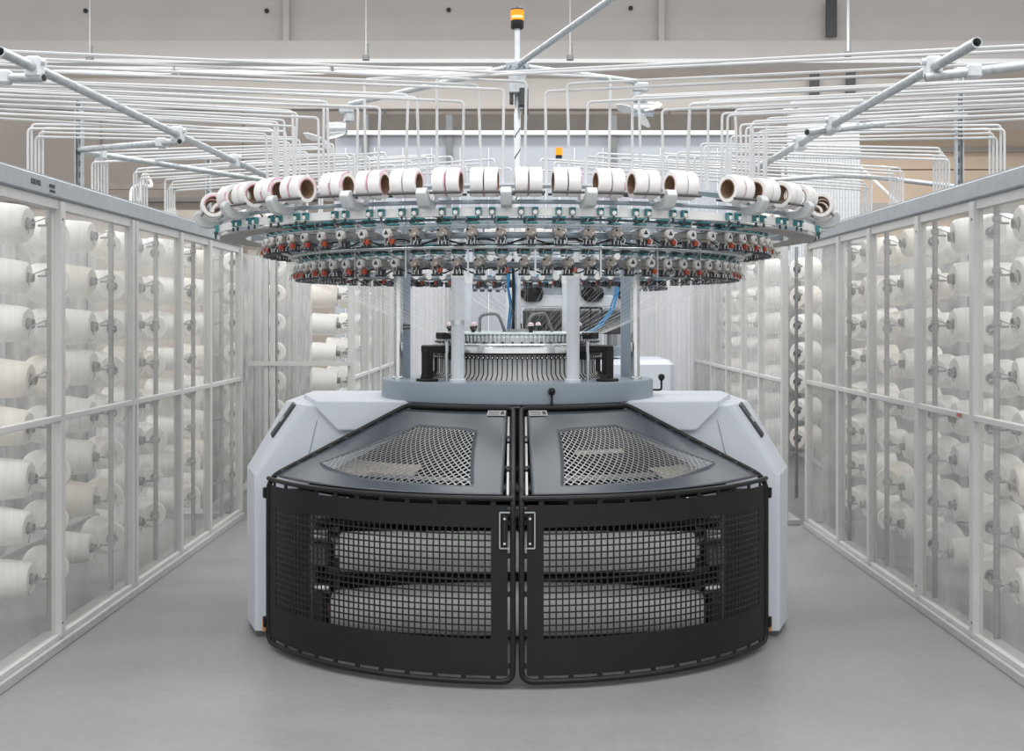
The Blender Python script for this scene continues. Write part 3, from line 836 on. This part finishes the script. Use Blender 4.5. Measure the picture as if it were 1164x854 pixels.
MB().lathe([(R3 - .05, Z3 + .075), (R3 + .01, Z3 + .075), (R3 + .01, Z3 + .079), (R3 - .05, Z3 + .079)], 90, closed=True).build('belt', 'teal', KM)
def wavy(name, r, z, rad, amp, nw, mat):
    n = nw * 6; return MB().tube([pol(r + amp * .5 * cos(nw * 2 * pi * i / n * 1.0), 2 * pi * i / n, z + amp * sin(nw * 2 * pi * i / n)) for i in range(n)], rad, 6, closed=True).build(name, mat, KM)
wavy('signal_cable', R2 - .01, Z2 - .035, .0035, .012, 40, 'black'); wavy('signal_cable', R3 - .01, Z3 - .035, .0035, .012, 44, 'black')
wavy('signal_cable', R2 + .02, Z2 + .098, .003, .006, 31, 'dark_grey'); wavy('signal_cable', R3 + .02, Z3 + .092, .003, .006, 35, 'dark_grey')
for r_, z_, h_, mt in ((1.165, 1.976, .010, 'ring_grey'), (1.275, 1.945, .006, 'galv'), (.985, 1.850, .010, 'ring_grey'), (1.02, 1.775, .008, 'mid_grey'), (1.19, 1.878, .006, 'galv')):
    MB().lathe([(r_ - .012, z_), (r_ + .012, z_), (r_ + .012, z_ + h_), (r_ - .012, z_ + h_)], 90, closed=True).build('guide_ring', mt, KM)
MB().lathe([(1.16, 2.114), (1.30, 2.114), (1.30, 2.124), (1.16, 2.124)], 90, closed=True).build('tube_ring', 'galv_light', KM)
ringtube('yarn_ring', 1.34, 1.985, .005, 'steel'); ringtube('yarn_ring', R3 + .10, 1.86, .006, 'steel')
MB().lathe([(.54, 1.985), (.60, 1.985), (.60, 2.02), (.54, 2.02)], 64, closed=True).build('top_collar', 'ring_grey', KM)
for i in range(12):
    th = R(i * 30 + 15)
    MB().box((0, 0, 0), (.032, .95, .028), polM(1.03, th, 1.995)).build('ring_spoke', 'ring_grey', KM)
for i in range(24):
    th = R(i * 15 + 4)
    MB().box((0, 0, 0), (.008, .008, .30), polM(1.12, th, 1.885)).build('ring_hanger', 'steel', KM)

# ---- yarn feeders: body mesh with wheel, pulley and lamp as sub-parts
def make_feeder(front):
    f = MB()
    f.box((0, -.02, 0), (.030, .105, .034), b=.006, mi=0)                         # housing
    f.cyl((0, -.066, .0), (0, -.084, .0), .0195 if front else .0205, 14, mi=2 if front else 1); f.box((0, -.068, -.004), (.046, .012, .028), b=.004, mi=2)                    # round nose
    if front:
        for q, z_, mi_ in ((-.012, .008, 3), (.010, -.006, 1), (.004, .014, 0), (-.006, -.012, 0)): f.box((q, -.086, z_), (.010, .006, .009), mi=mi_, b=.002)
        f.box((.018, -.075, -.020), (.012, .02, .012), mi=3, b=.002)
    else: f.prism([(-.011, -.008), (.011, -.008), (0, .011)], Matrix.Translation((0, -.0842, .002)) @ Matrix.Rotation(pi / 2, 4, 'X'), 0, .001, mi=3)
    f.box((-.012, -.05, -.028), (.010, .05, .020), mi=2, b=.003); f.box((.013, -.03, .024), (.012, .045, .014), mi=1, b=.003)
    f.tube([(.012, -.075, -.01), (.022, -.10, -.035), (.010, -.105, -.055)], .002, 5, mi=0)
    f.tube([(-.012, -.06, .02), (-.02, -.095, .045), (-.012, -.10, .055)], .002, 5, mi=0)
    b = f.build('yarn_feeder', ['feeder_body', 'feeder_white', 'feeder_beige', 'ink'], KM)
    w = MB()
    w.lathe([(.001, -.060), (.024, -.060), (.026, -.056), (.026, -.052), (.019, -.050), (.019, -.036), (.025, -.034), (.025, -.028), (.001, -.028)], 16, Matrix.Translation((0, -.05, 0)))
    for k in range(8):
        a = 2 * pi * k / 8; w.cyl((.022 * cos(a), -.05 + .022 * sin(a), -.056), (.022 * cos(a), -.05 + .022 * sin(a), -.030), .003, 5, mi=1)
    w.build('feed_wheel', ['lamp_dark', 'steel'], b)
    p = MB()
    for z, r_, mi in ((.024, .027, 2), (.036, .031, 1), (.048, .025, 0), (.058, .031, 1), (.070, .026, 0)):
        p.cyl((0, -.03, z), (0, -.03, z + .007), r_, 16, mi=mi)
    p.cyl((0, -.03, .015), (0, -.03, .088), .006, 8, mi=2); p.box((-.020, -.045, .050), (.022, .02, .020), mi=0, b=.004)
    p.build('pulley_stack', ['belt_dark', 'teal', 'steel'], b)
    return b
def lampmesh():
    return MB().box((.024, -.075, -.036), (.020, .022, .024), b=.004).build('stop_lamp', 'red', None)
fds = {True: make_feeder(True), False: make_feeder(False)}; fused = set(); lamp0 = lampmesh()
def put_feeder(r, z, th, first=False, lamp=True):
    fr_ = abs(th) < R(24)
    if fr_ in fused: b = copy_tree(fds[fr_], KM)
    else: b = fds[fr_]; fused.add(fr_); lamp = False
    b.location = pol(r, th, z); b.rotation_euler.z = th
    if lamp:
        l = lamp0.copy(); COL.objects.link(l); l.parent = b
    return b
spots = []
N2, N3 = 64, 72
for i in range(N2):
    th = (i + .45) * 360 / N2; th = th - 360 if th > 180 else th
    spots.append((R2, Z2, th))
for i in range(N3):
    th = (i + .30) * 360 / N3; th = th - 360 if th > 180 else th
    spots.append((R3, Z3, th))
spots.sort(key=lambda q: abs(q[2]) + (0 if q[0] == R3 else 3))
for i, (r_, z_, th) in enumerate(spots[:98]):
    put_feeder(r_, z_, R(th), i == 0, lamp=i > 0 and ((abs(th) > 20 and i % 3 < 2) or i % 6 == 1))
# those at the far back, half hidden behind the near ones, as one part
m = MB()
for r_, z_, th in spots[98:]:
    M = polM(r_, R(th), z_)
    m.box((0, -.02, 0), (.030, .105, .034), M, b=.006); m.cyl((0, .06, .0), (0, .08, 0), .020, 10, M, mi=1)
    m.cyl((0, -.05, -.060), (0, -.05, -.028), .025, 12, M, mi=2); m.box((.02, .03, -.036), (.02, .02, .024), M, mi=3)
    m.cyl((0, .03, -.058), (0, .03, -.030), .024, 10, M, mi=2)
    for z, mi in ((.042, 2), (.056, 4), (.072, 2)): m.cyl((0, -.012, z), (0, -.012, z + .008), .029, 12, M, mi=mi)
tag(m.build('yarn_feeder_far', ['feeder_body', 'feeder_white', 'lamp_dark', 'red', 'teal'], KM), kind='stuff')
lamp0_used = lamp0.users_collection
bpy.data.objects.remove(lamp0)

# ---- spool cradles and spools
BR = [-25.8, -13.7, -1.6, 10.6, 22.8, 40.5, 54.1, 77.0, -40.5, -54.1, -77.0] + [90 + 12.4 * k for k in range(15)]
pairs = []
for th in BR:
    for dth in (-3.25, 3.25): pairs.append(th + dth)
pairs = [p for p in pairs if not (30 < p < 33)]
m0 = None
def bracket_mesh():
    m = MB()
    pf = [(-.082, -.035), (-.090, -.012), (-.078, .010), (-.058, .012), (-.045, -.012), (-.015, -.030), (.03, -.030), (.05, -.012), (.062, .010), (.080, .008), (.085, -.02), (.05, -.062), (-.02, -.070), (-.06, -.062)]
    m.prism([(y, z) for y, z in pf], Matrix.Translation((-.022, 0, 0)) @ Matrix(((0, 0, 1, 0), (1, 0, 0, 0), (0, 1, 0, 0), (0, 0, 0, 1))), 0, .044)
    return m.build('spool_bracket', 'alu', KM)
br0 = bracket_mesh()
bv = br0.modifiers.new('soft_edges', 'BEVEL'); bv.width = .004; bv.segments = 2
for i, th in enumerate(BR):
    o = br0 if i == 0 else br0.copy()
    if i: COL.objects.link(o); o.parent = KM
    o.location = pol(R1, R(th), Z1 - .035); o.rotation_euler.z = R(th)
ro0 = MB().cyl((-.066, 0, 0), (.066, 0, 0), .0055, 10).build('spool_roller', 'roller_dark', KM)
k = 0
for th in pairs:
    for dr in ((.050, -.050) if th < 84 else (.050,)):
        o = ro0 if k == 0 else ro0.copy()
        if k: COL.objects.link(o); o.parent = KM
        o.location = pol(R1 + dr, R(th), Z1 - .043); o.rotation_euler.z = R(th); k += 1
# eyelets under the spools
ey = MB(); ey.box((0, -.012, .014), (.026, .02, .006), b=.002); ey.box((-.011, -.012, .0), (.003, .018, .026)); ey.box((.011, -.012, 0), (.003, .018, .026))
ey.cyl((0, -.024, -.004), (0, -.010, -.004), .009, 12, mi=1); ey.box((0, -.014, -.026), (.007, .007, .018), mi=2)
ey0 = ey.build('yarn_eyelet', ['teal', 'feeder_white', 'belt_dark'], KM)
k = 0
for th in sorted(pairs, key=abs):
    for d in (-1, 1):
        if k >= 98: break
        o = ey0 if k == 0 else ey0.copy()
        if k: COL.objects.link(o); o.parent = KM
        o.location = pol(1.512, R(th + d * 1.05), 1.986); o.rotation_euler.z = R(th + d * 1.05); k += 1

sp = MB(); sp.lathe([(.0405, -.0255), (.0575, -.0258), (.0592, -.0235), (.0596, 0), (.0592, .0235), (.0575, .0258), (.0405, .0255)], 28, AX)
sp0 = sp.build('elastane_spool', 'spool_white')
MB().lathe([(.0412, -.0268), (.0412, .0268), (.0372, .0268), (.0372, -.0268)], 24, AX, closed=True).build('cardboard_core', 'card', sp0)
MB().lathe([(.0585, .0225), (.0600, .0222), (.0598, .0250), (.0570, .0266), (.0540, .0262)], 24, AX, a0=-.3, a1=1.7).lathe([(.0412, .0258), (.0412, .0266), (.0470, .0264)], 24, AX, a0=.8, a1=3.9).build('yarn_tail', 'pink', sp0)
front = sorted([p for p in pairs if p < 84]); nsp = 0
for th in sorted(pairs):
    for d in (-1, 1):
        o = sp0 if nsp == 0 else copy_tree(sp0)
        t = R(th + d * 1.03); o.location = MC + pol(R1, t, Z1 + .002); o.rotation_euler = (random.uniform(0, 6.28), 0, t)
        o.rotation_mode = 'XYZ'
        if th < 84:
            lab = '%s spool of the %s white spool pair from the left on the top ring' % ('left' if d < 0 else 'right', ordn(front.index(th) + 1))
            tag(o, lab, 'yarn spool', 'elastane spools along the near side of the top ring')
        else:
            tag(o, 'white spool on the far side of the top ring, glimpsed through the feeders', 'yarn spool', 'elastane spools along the far side of the top ring')
        nsp += 1

# ---- fine yarns running down to the needles
m = MB()
for i in range(N3):
    th = 2 * pi * (i + .3) / N3
    m.tube([pol(R3 + .04, th, Z3 - .05), pol(.43, th + .10, 1.47)], .00045, 3)
for i in range(N2):
    th = 2 * pi * (i + .45) / N2
    m.tube([pol(R2 + .04, th, Z2 - .05), pol(R3 + .12, th, 1.80), pol(.43, th + .05, 1.475)], .00045, 3)
for th in pairs:
    for d in (-1.05, 1.05):
        t = R(th + d)
        m.tube([pol(R1 - .064, t, Z1), pol(1.507, t, 1.985)], .0009, 3)
tag(m.build('yarn_strands', 'tube_white', KM), kind='stuff')

# ---- take-down gear inside the gates
for s in (-1, 1):
    o = MB().box((s * .985, .05, .38), (.03, 1.1, .62), b=.004).box((s * .96, -.30, .60), (.07, .10, .12), b=.006).box((s * .95, -.46, .42), (.09, .20, .10), b=.01).box((s * .955, -.35, .50), (.05, .09, .05), b=.01).build('side_frame', 'mid_grey', KM)
    for y, z, r_ in ((-.34, .60, .03), (-.30, .45, .045), (-.30, .32, .03)): MB().cyl((s * .93, y, z), (s * .88, y, z), r_, 14).build('bearing', 'steel', o)
for s in (-1, 1): MB().box((s * 1.085, -.445, .41), (.20, .012, .64), b=.003).build('dark_blind', 'dark_grey', KM)  # added dark sheets, they darken the cabinet faces seen through the mesh
MB().cyl((-.93, -.36, .605), (.93, -.36, .605), .030, 18).build('guide_roller', 'mid_grey', KM)
MB().cyl((-.93, -.44, .635), (.93, -.44, .635), .014, 12).build('guide_rod', 'steel', KM)
MB().cyl((-.93, -.36, .550), (.93, -.36, .550), .020, 16).build('pressure_bar', 'black', KM)
t_ = MB().lathe([(.001, -.87), (.03, -.87), (.03, -.845), (.088, -.845), (.095, -.835), (.097, .0), (.095, .835), (.088, .845), (.03, .845), (.03, .87), (.001, .87)], 32, Matrix.Translation((0, -.52, .438)) @ AX).build('take_down_roller', 'fabric', KM)
MB().cyl((-.94, -.36, .320), (.94, -.36, .320), .024, 16).build('draw_roller', 'mid_grey', KM)
MB().cyl((-.96, -.44, .300), (.96, -.44, .300), .010, 12).build('tension_bar', 'black', KM)
MB().box((0, .35, .60), (1.7, .05, .30)).box((0, .2, .30), (1.9, .03, .5)).build('drive_cover', 'dark_grey', KM)
MB().box((-.30, .05, .80), (.9, .5, .05), b=.01).box((.45, .0, .78), (.5, .5, .05), b=.01).build('plaiting_plate', 'beige_cover', KM)
MB().cyl((-.8, -.30, .72), (.8, -.30, .72), .028, 16).build('spreader_bar', 'galv', KM)
MB().cyl((-.8, -.55, .705), (.8, -.55, .705), .020, 14).build('guide_rod', 'dark_grey', KM)
for s in (-1, 1):
    wl = MB().box((s * .46, -.70, .672), (.70, .05, .02), b=.004).build('work_lamp', 'galv_light', KM)
    MB().cyl((s * .13, -.70, .652), (s * .79, -.70, .652), .011, 12).build('lamp_tube', 'bay_glow', wl)
for s in (-1, 1):
    for y, z, r_ in ((-.50, .62, .035), (-.56, .52, .028), (-.52, .26, .030)):
        MB().cyl((s * .965, y, z), (s * .90, y, z), r_, 16).build('drive_wheel', 'steel', KM)
for s in (-1, 1): MB().box((s * .95, -.46, .15), (.05, .2, .22), b=.01).build('roll_bearing_block', 'dark_grey', KM)
pr = [(.001, -.925), (.035, -.925), (.035, -.90), (.078, -.895), (.088, -.88)] + [(.088 + .042 * (1 - (x / .88) ** 2), x) for x in [-.75, -.5, -.25, 0, .25, .5, .75]] + [(.088, .88), (.078, .895), (.035, .90), (.035, .925), (.001, .925)]
fr = tag(empty('fabric_roll', MC + Vector((0, -.46, .150))), 'pale knitted fabric roll lying low behind the black mesh gates', 'fabric roll')
MB().lathe(pr[2:-2], 40, AX).build('rolled_fabric', 'fabric', fr)
MB().cyl((-.915, 0, 0), (.915, 0, 0), .036, 20).build('roll_core', 'card', fr)

# ------------------------------------------------------------------ overhead tubes
def clampm(p):
    return MB().box(p, (.055, .06, .075), b=.008).cyl(p + Vector((-.04, 0, .02)), p + Vector((.04, 0, .02)), .012, 8)
def long_tube(x0, x1, y0, y1, z, label, clamps):
    e = tag(empty('galvanised_tube', (x0, y0, z)), label, 'tube')
    a, b = Vector((0, 0, 0)), Vector((x1 - x0, y1 - y0, 0)); d = (b - a).normalized()
    m = MB(); n = 20; side = d.cross(Vector((0, 0, 1))).normalized(); up = Vector((0, 0, 1))
    rings = []
    for pt, r_ in ((a + d * .1, .0135), (a, .0135), (a, .0175), (b, .0175)):
        rings.append([pt + (side * cos(2 * pi * i / n) + up * sin(2 * pi * i / n)) * r_ for i in range(n)])
    m.loft(rings); m.build('tube', 'galv', e)
    for c in clamps: clampm(d * c).build('clamp', 'galv_light', e)
long_tube(-1.70, -1.54, 4.335, 8.10, 2.43, 'galvanised tube running away overhead above the left creel', (.28, 1.95, 3.0))
long_tube(1.46, 1.395, 4.19, 7.65, 2.43, 'galvanised tube running away overhead with open end, upper right', (.42, 1.76, 2.4))
def cross_tube(a, b, label):
    a, b = Vector(a), Vector(b)
    e = tag(empty('cross_tube', a), label, 'tube')
    MB().cyl((0, 0, 0), b - a, .0165, 14).build('tube', 'galv', e)
    d = (b - a).normalized(); MB().cyl(-d * .002, d * .01, .012, 12).build('open_bore', 'dark_hole', e)
    MB().box((d * .16), (.05, .05, .05), b=.008).build('clamp', 'galv_light', e)
cross_tube((-1.65, 4.60, 2.392), (-2.28, 4.78, 2.43), 'short cross tube clamped under the left overhead tube near the frame edge')
cross_tube((1.42, 4.59, 2.392), (2.3, 4.35, 2.46), 'cross tube clamped to the right overhead tube near its open end')
cross_tube((1.306, 5.945, 2.392), (2.3, 6.78, 2.60), 'cross tube from the right overhead tube to the slotted post')
cross_tube((-1.60, 6.25, 2.392), (-2.3, 6.93, 2.44), 'cross tube from the left overhead tube to the slotted post')
def slot_post(x, y, z1, label):
    e = tag(empty('support_post', (x, y, 2.21)), label, 'post', 'slotted posts standing on the creels')
    h = z1 - 2.21
    MB().box((-.016, 0, h / 2), (.006, .04, h)).box((.016, 0, h / 2), (.006, .04, h)).box((0, .017, h / 2), (.03, .005, h)).build('channel', 'galv', e)
    m = MB()
    for k in range(int(h / .06)): m.box((0, .012, .04 + k * .06), (.012, .006, .03))
    m.build('slot', 'mid_grey', e)
    MB().box((0, 0, .006), (.10, .08, .012)).build('foot_plate', 'galv', e)
slot_post(-2.30, 6.93, 2.77, 'slotted galvanised post on the left creel, nearer one')
slot_post(-2.28, 4.80, 2.60, 'slotted galvanised post on the left creel, nearest one')
slot_post(-2.30, 9.83, 2.80, 'slotted galvanised post on the left creel, farther one')
slot_post(2.27, 6.78, 2.79, 'slotted galvanised post on the right creel')
o = tag(MB().tube(fillet_open([P(868, 206, 8.5), P(965, 198, 8.8), P(1084, 212, 8.74)], .3), .016, 10).build('bent_tube', 'galv'), 'bent galvanised tube rising and falling above the right creel, behind the yarn tubes', 'tube')
o = tag(MB().cyl(P(978, 190, 9.2), P(1022, 232, 8.6), .010, 8).build('slanted_tube', 'tube_white'), 'thin white tube slanting down to the right creel rail before the tan wall', 'tube')
cross_tube((-2.32, 6.99, 2.44), (-1.0, 9.6, 2.43), 'pale cross rail running back from the nearer left post')

# ---- white yarn tubes from the creels to the ring
NT = 84; tubes = []
for i in range(NT):
    th = R(i * 360 / NT + 1.5); th = th if th <= pi else th - 2 * pi
    p = MC + pol(1.23 + .04 * ((i * 7) % 3 - 1), th, 0)
    side = -1 if th < 0 else 1
    cross = abs(th) < R(34) and i % 4 == 0
    if cross: side = -side
    tubes.append((p, th, side, cross))
bund = {-1: [4.92, 5.22, 5.52, 5.90, 6.62, 7.62, 8.45, 9.20], 1: [4.85, 5.18, 5.50, 5.90, 6.65, 7.5, 8.4, 9.15]}
allt = []
for side in (-1, 1):
    L = sorted([t for t in tubes if t[2] == side], key=lambda t: (abs(t[1]) if not t[3] else abs(t[1]) - 2)); nb = len(L); cnt = {}
    for k, (p, th, _, cross) in enumerate(L):
        b = min(7, int(8 * (k / nb) ** .9)); j = cnt.get(b, 0); cnt[b] = j + 1
        yb = bund[side][b] + j * .024; xb = side * (2.455 - .010 * j)
        zt = 2.470 + .0085 * ((j * 3 + b * 4) % 10)
        if cross: zt = 2.566 + .013 * (2 * j + (side > 0))
        lean = Vector((random.uniform(-.016, .016), random.uniform(-.008, .008), 0))
        p0 = Vector((p.x, p.y, 2.125)); p1 = Vector((p.x, p.y, zt)) + lean
        p2 = Vector((xb, yb, zt - .014)); p3 = Vector((xb, yb, 2.151))
        pts = fillet_open([p0, p1, p2, p3], .022, 4)
        o = MB().tube([q - p0 for q in pts], .0062, 7).build('yarn_tube', 'tube_white', loc=p0)
        allt.append((VX + F * p1.x / p1.y, side, o, p1.y))
near = sorted([t for t in allt if t[3] < MC.y], key=lambda t: t[0]); far = sorted([t for t in allt if t[3] >= MC.y], key=lambda t: t[0])
for rank, lst in (('near', near), ('far', far)):
    for k, (px, side, o, _) in enumerate(lst):
        tag(o, '%s white yarn tube from the left on the ring\'s %s side, to %s creel' % (ordn(k + 1), rank, 'left' if side < 0 else 'right'), 'yarn tube', 'white yarn tubes over the ring')

o = tag(MB().loft([[(-.10, -.02, 0), (.10, -.02, 0), (.10, .02, 0), (-.10, .02, 0)], [(-.07, -.015, .06), (.10, -.015, .06), (.10, .015, .06), (-.07, .015, .06)], [(.05, -.01, .16), (.09, -.01, .16), (.09, .01, .16), (.05, .01, .16)]]).build('film_offcut', 'film_hazy', loc=(-2.42, 9.0, 2.15)), 'folded wedge of clear film standing up above the left creel rail beside the spool ring', 'film offcut')
# air hose loop and small lamp seen over the left creel
o = tag(MB().tube(fillet_open([P(147, 262, 9.6), P(149, 214, 9.6), P(160, 209, 9.6), P(173, 213, 9.6), P(171, 205, 9.6), P(163, 196, 9.6), P(158, 228, 9.6)], .05), .012, 8).build('air_hose', 'white_paint'), 'white looped air hose standing up behind the left creel rail', 'hose')

# ------------------------------------------------------------------ the next machine in the hall, seen through and above this one
C2 = Vector((.46, 14.6, 0))
K2 = tag(empty('circular_knitting_machine', C2), 'second knitting machine standing farther back, seen between the columns of the big one', 'knitting machine')
def Q(name, mats, m): return m.build(name, mats, K2)
Q('bed_plate', 'plate', MB().lathe([(.0, 1.145), (.70, 1.145), (.70, 1.247), (.0, 1.247)], 48))
Q('base_body', 'cabinet', MB().box((0, 0, .56), (2.4, 1.4, 1.12), b=.05))
Q('cylinder_rim', 'steel', MB().lathe([(.05, 1.25), (.40, 1.25), (.43, 1.38), (.43, 1.46), (.05, 1.46)], 40))
Q('ring_beam', 'plate_column', MB().box((.075, -1.02, 1.735), (1.03, .06, .115), b=.01))
Q('motor_beam', 'ring_grey', MB().box((.075, -1.0, 1.86), (1.03, .08, .12)))
for px in (600, 669, 710): Q('belt_motor', 'black', MB().cyl(P(px, 334, 13.45) - C2, P(px, 334, 13.45) - C2 + Vector((.10, .1, 0)), .085, 16).box(P(px, 334, 13.5) - C2, (.15, .10, .10), b=.02))
for s in (-1, 1): Q('column', 'plate_column', MB().cyl((s * .55, -.2, 1.247), (s * .55, -.2, 2.0), .03, 12))
f2 = MB(); 
for i in range(60):
    M = polM(1.12, 2 * pi * i / 60, 1.93)
    f2.box((0, -.02, 0), (.03, .10, .04), M); f2.cyl((0, -.05, -.06), (0, -.05, -.03), .026, 10, M, mi=1); f2.cyl((0, -.01, .04), (0, -.01, .08), .03, 10, M, mi=2)
tag(Q('yarn_feeder_ring', ['feeder_body', 'lamp_dark', 'teal'], f2), kind='stuff')
Q('feeder_ring', 'ring_grey', MB().tube([pol(1.09, 2 * pi * i / 64, 1.91) for i in range(64)], .018, 8, closed=True))
Q('dark_housing', 'dark_grey', MB().box((.15, -.3, 1.53), (1.1, .5, .28), b=.03))
Q('guide_rack', 'black', MB().tube(fillet_open([(.18, -.9, 1.40), (.18, -.9, 1.67), (.42, -.9, 1.67), (.42, -.9, 1.40)], .03), .012, 8).tube([(.30, -.9, 1.40), (.30, -.9, 1.67)], .010, 8).tube([(.18, -.9, 1.52), (.42, -.9, 1.52)], .010, 8))
m = MB()
for i in range(24): m.box((-.42 + i * .035, -.62, 1.475), (.018, .03, .06))
Q('needle_teeth', 'black', m)
m = MB(); m.tube([P(702, 312, 13.4) - C2, P(703, 330, 13.4) - C2, P(697, 352, 13.4) - C2, P(684, 370, 13.4) - C2, P(668, 378, 13.4) - C2], .012, 8)
m.tube([P(698, 312, 13.4) - C2, P(700, 332, 13.4) - C2, P(692, 356, 13.4) - C2, P(676, 374, 13.4) - C2], .010, 8)
Q('air_hose', 'blue', m)
Q('mast', 'galv_light', MB().cyl((0.0, 0, 1.3), (0, 0, 3.35), .022, 10))
b = Q('beacon', 'black', MB().lathe([(.001, 3.33), (.036, 3.33), (.036, 3.365), (.001, 3.365)], 16))
MB().lathe([(.038, 3.365), (.038, 3.44), (.020, 3.45), (.001, 3.45)], 16).build('amber_lens', 'amber_glow', b)
m = MB()
for i in range(40):
    th = 2 * pi * i / 40; m.tube([pol(1.12, th, 1.86), pol(.43, th, 1.46)], .0016, 3)
tag(Q('yarn_strands', 'tube_white', m), kind='stuff')
# hazy film curtains around that bay
for (x0, y0, x1, y1, lab) in ((-1.32, 16.2, -.80, 18.2, 'hazy clear film curtain beside the second machine, on its left'), (2.02, 15.0, 1.55, 18.2, 'hazy clear film curtain beside the second machine, on its right')):
    a, b = Vector((x0, y0, 0)), Vector((x1, y1, 0)); d = b - a
    e = tag(empty('film_curtain', a), lab, 'film curtain')
    m = MB(); n = 40; vs = []; fs = []; nn = Vector((-d.y, d.x, 0)).normalized()
    for i in range(n + 1):
        p = d * (i / n) + nn * (.025 * sin(i * 1.9)); vs += [p + Vector((0, 0, .06)), p + Vector((0, 0, 2.25))]
    for i in range(n): fs.append((2 * i, 2 * i + 2, 2 * i + 3, 2 * i + 1))
    m.add(vs, fs); m.build('film_sheet', 'film_curtain', e)
    MB().tube([(0, 0, 2.25), d + Vector((0, 0, 2.25))], .015, 8).build('curtain_rail', 'alu', e)
    for t in (0, .5, 1): MB().cyl(d * t, d * t + Vector((0, 0, 2.25)), .014, 8).build('curtain_post', 'frame_white', e)

# ------------------------------------------------------------------ light
w = bpy.data.worlds.new('World'); SC.world = w; w.use_nodes = True
bg = w.node_tree.nodes['Background']; bg.inputs[0].default_value = (.97, .985, 1.0, 1); bg.inputs[1].default_value = .95
def area(name, loc, sx, sy, power, rot=(0, 0, 0), col=(1, .985, .96)):
    l = bpy.data.lights.new(name, 'AREA'); l.shape = 'RECTANGLE'; l.size = sx; l.size_y = sy; l.energy = power; l.color = col
    o = bpy.data.objects.new(name, l); COL.objects.link(o); o.location = loc; o.rotation_euler = rot
for y, pw in ((-1.0, 340), (3.5, 340), (8.0, 340), (12.5, 340), (17.0, 340), (22.0, 260)):
    area('hall_lamp_row', (0, y, 6.2), 16, .5, pw)

# ------------------------------------------------------------------ camera
cam = bpy.data.cameras.new('camera'); co = bpy.data.objects.new('camera', cam); COL.objects.link(co)
co.location = (0, 0, EYE); co.rotation_euler = (pi / 2, 0, 0)
cam.sensor_width = 36; cam.lens = F * 36 / 1164; cam.shift_x = -(VX - 582) / 1164; cam.shift_y = -(427 - VY) / 1164
cam.clip_start = .05; cam.clip_end = 200
SC.camera = co
SC.view_settings.view_transform = 'Standard'; SC.view_settings.look = 'None'
SC.view_settings.exposure = 0.0; SC.view_settings.gamma = 1.0; SC.view_settings.use_curve_mapping = False
print('cones', n_cones, 'spools', nsp)
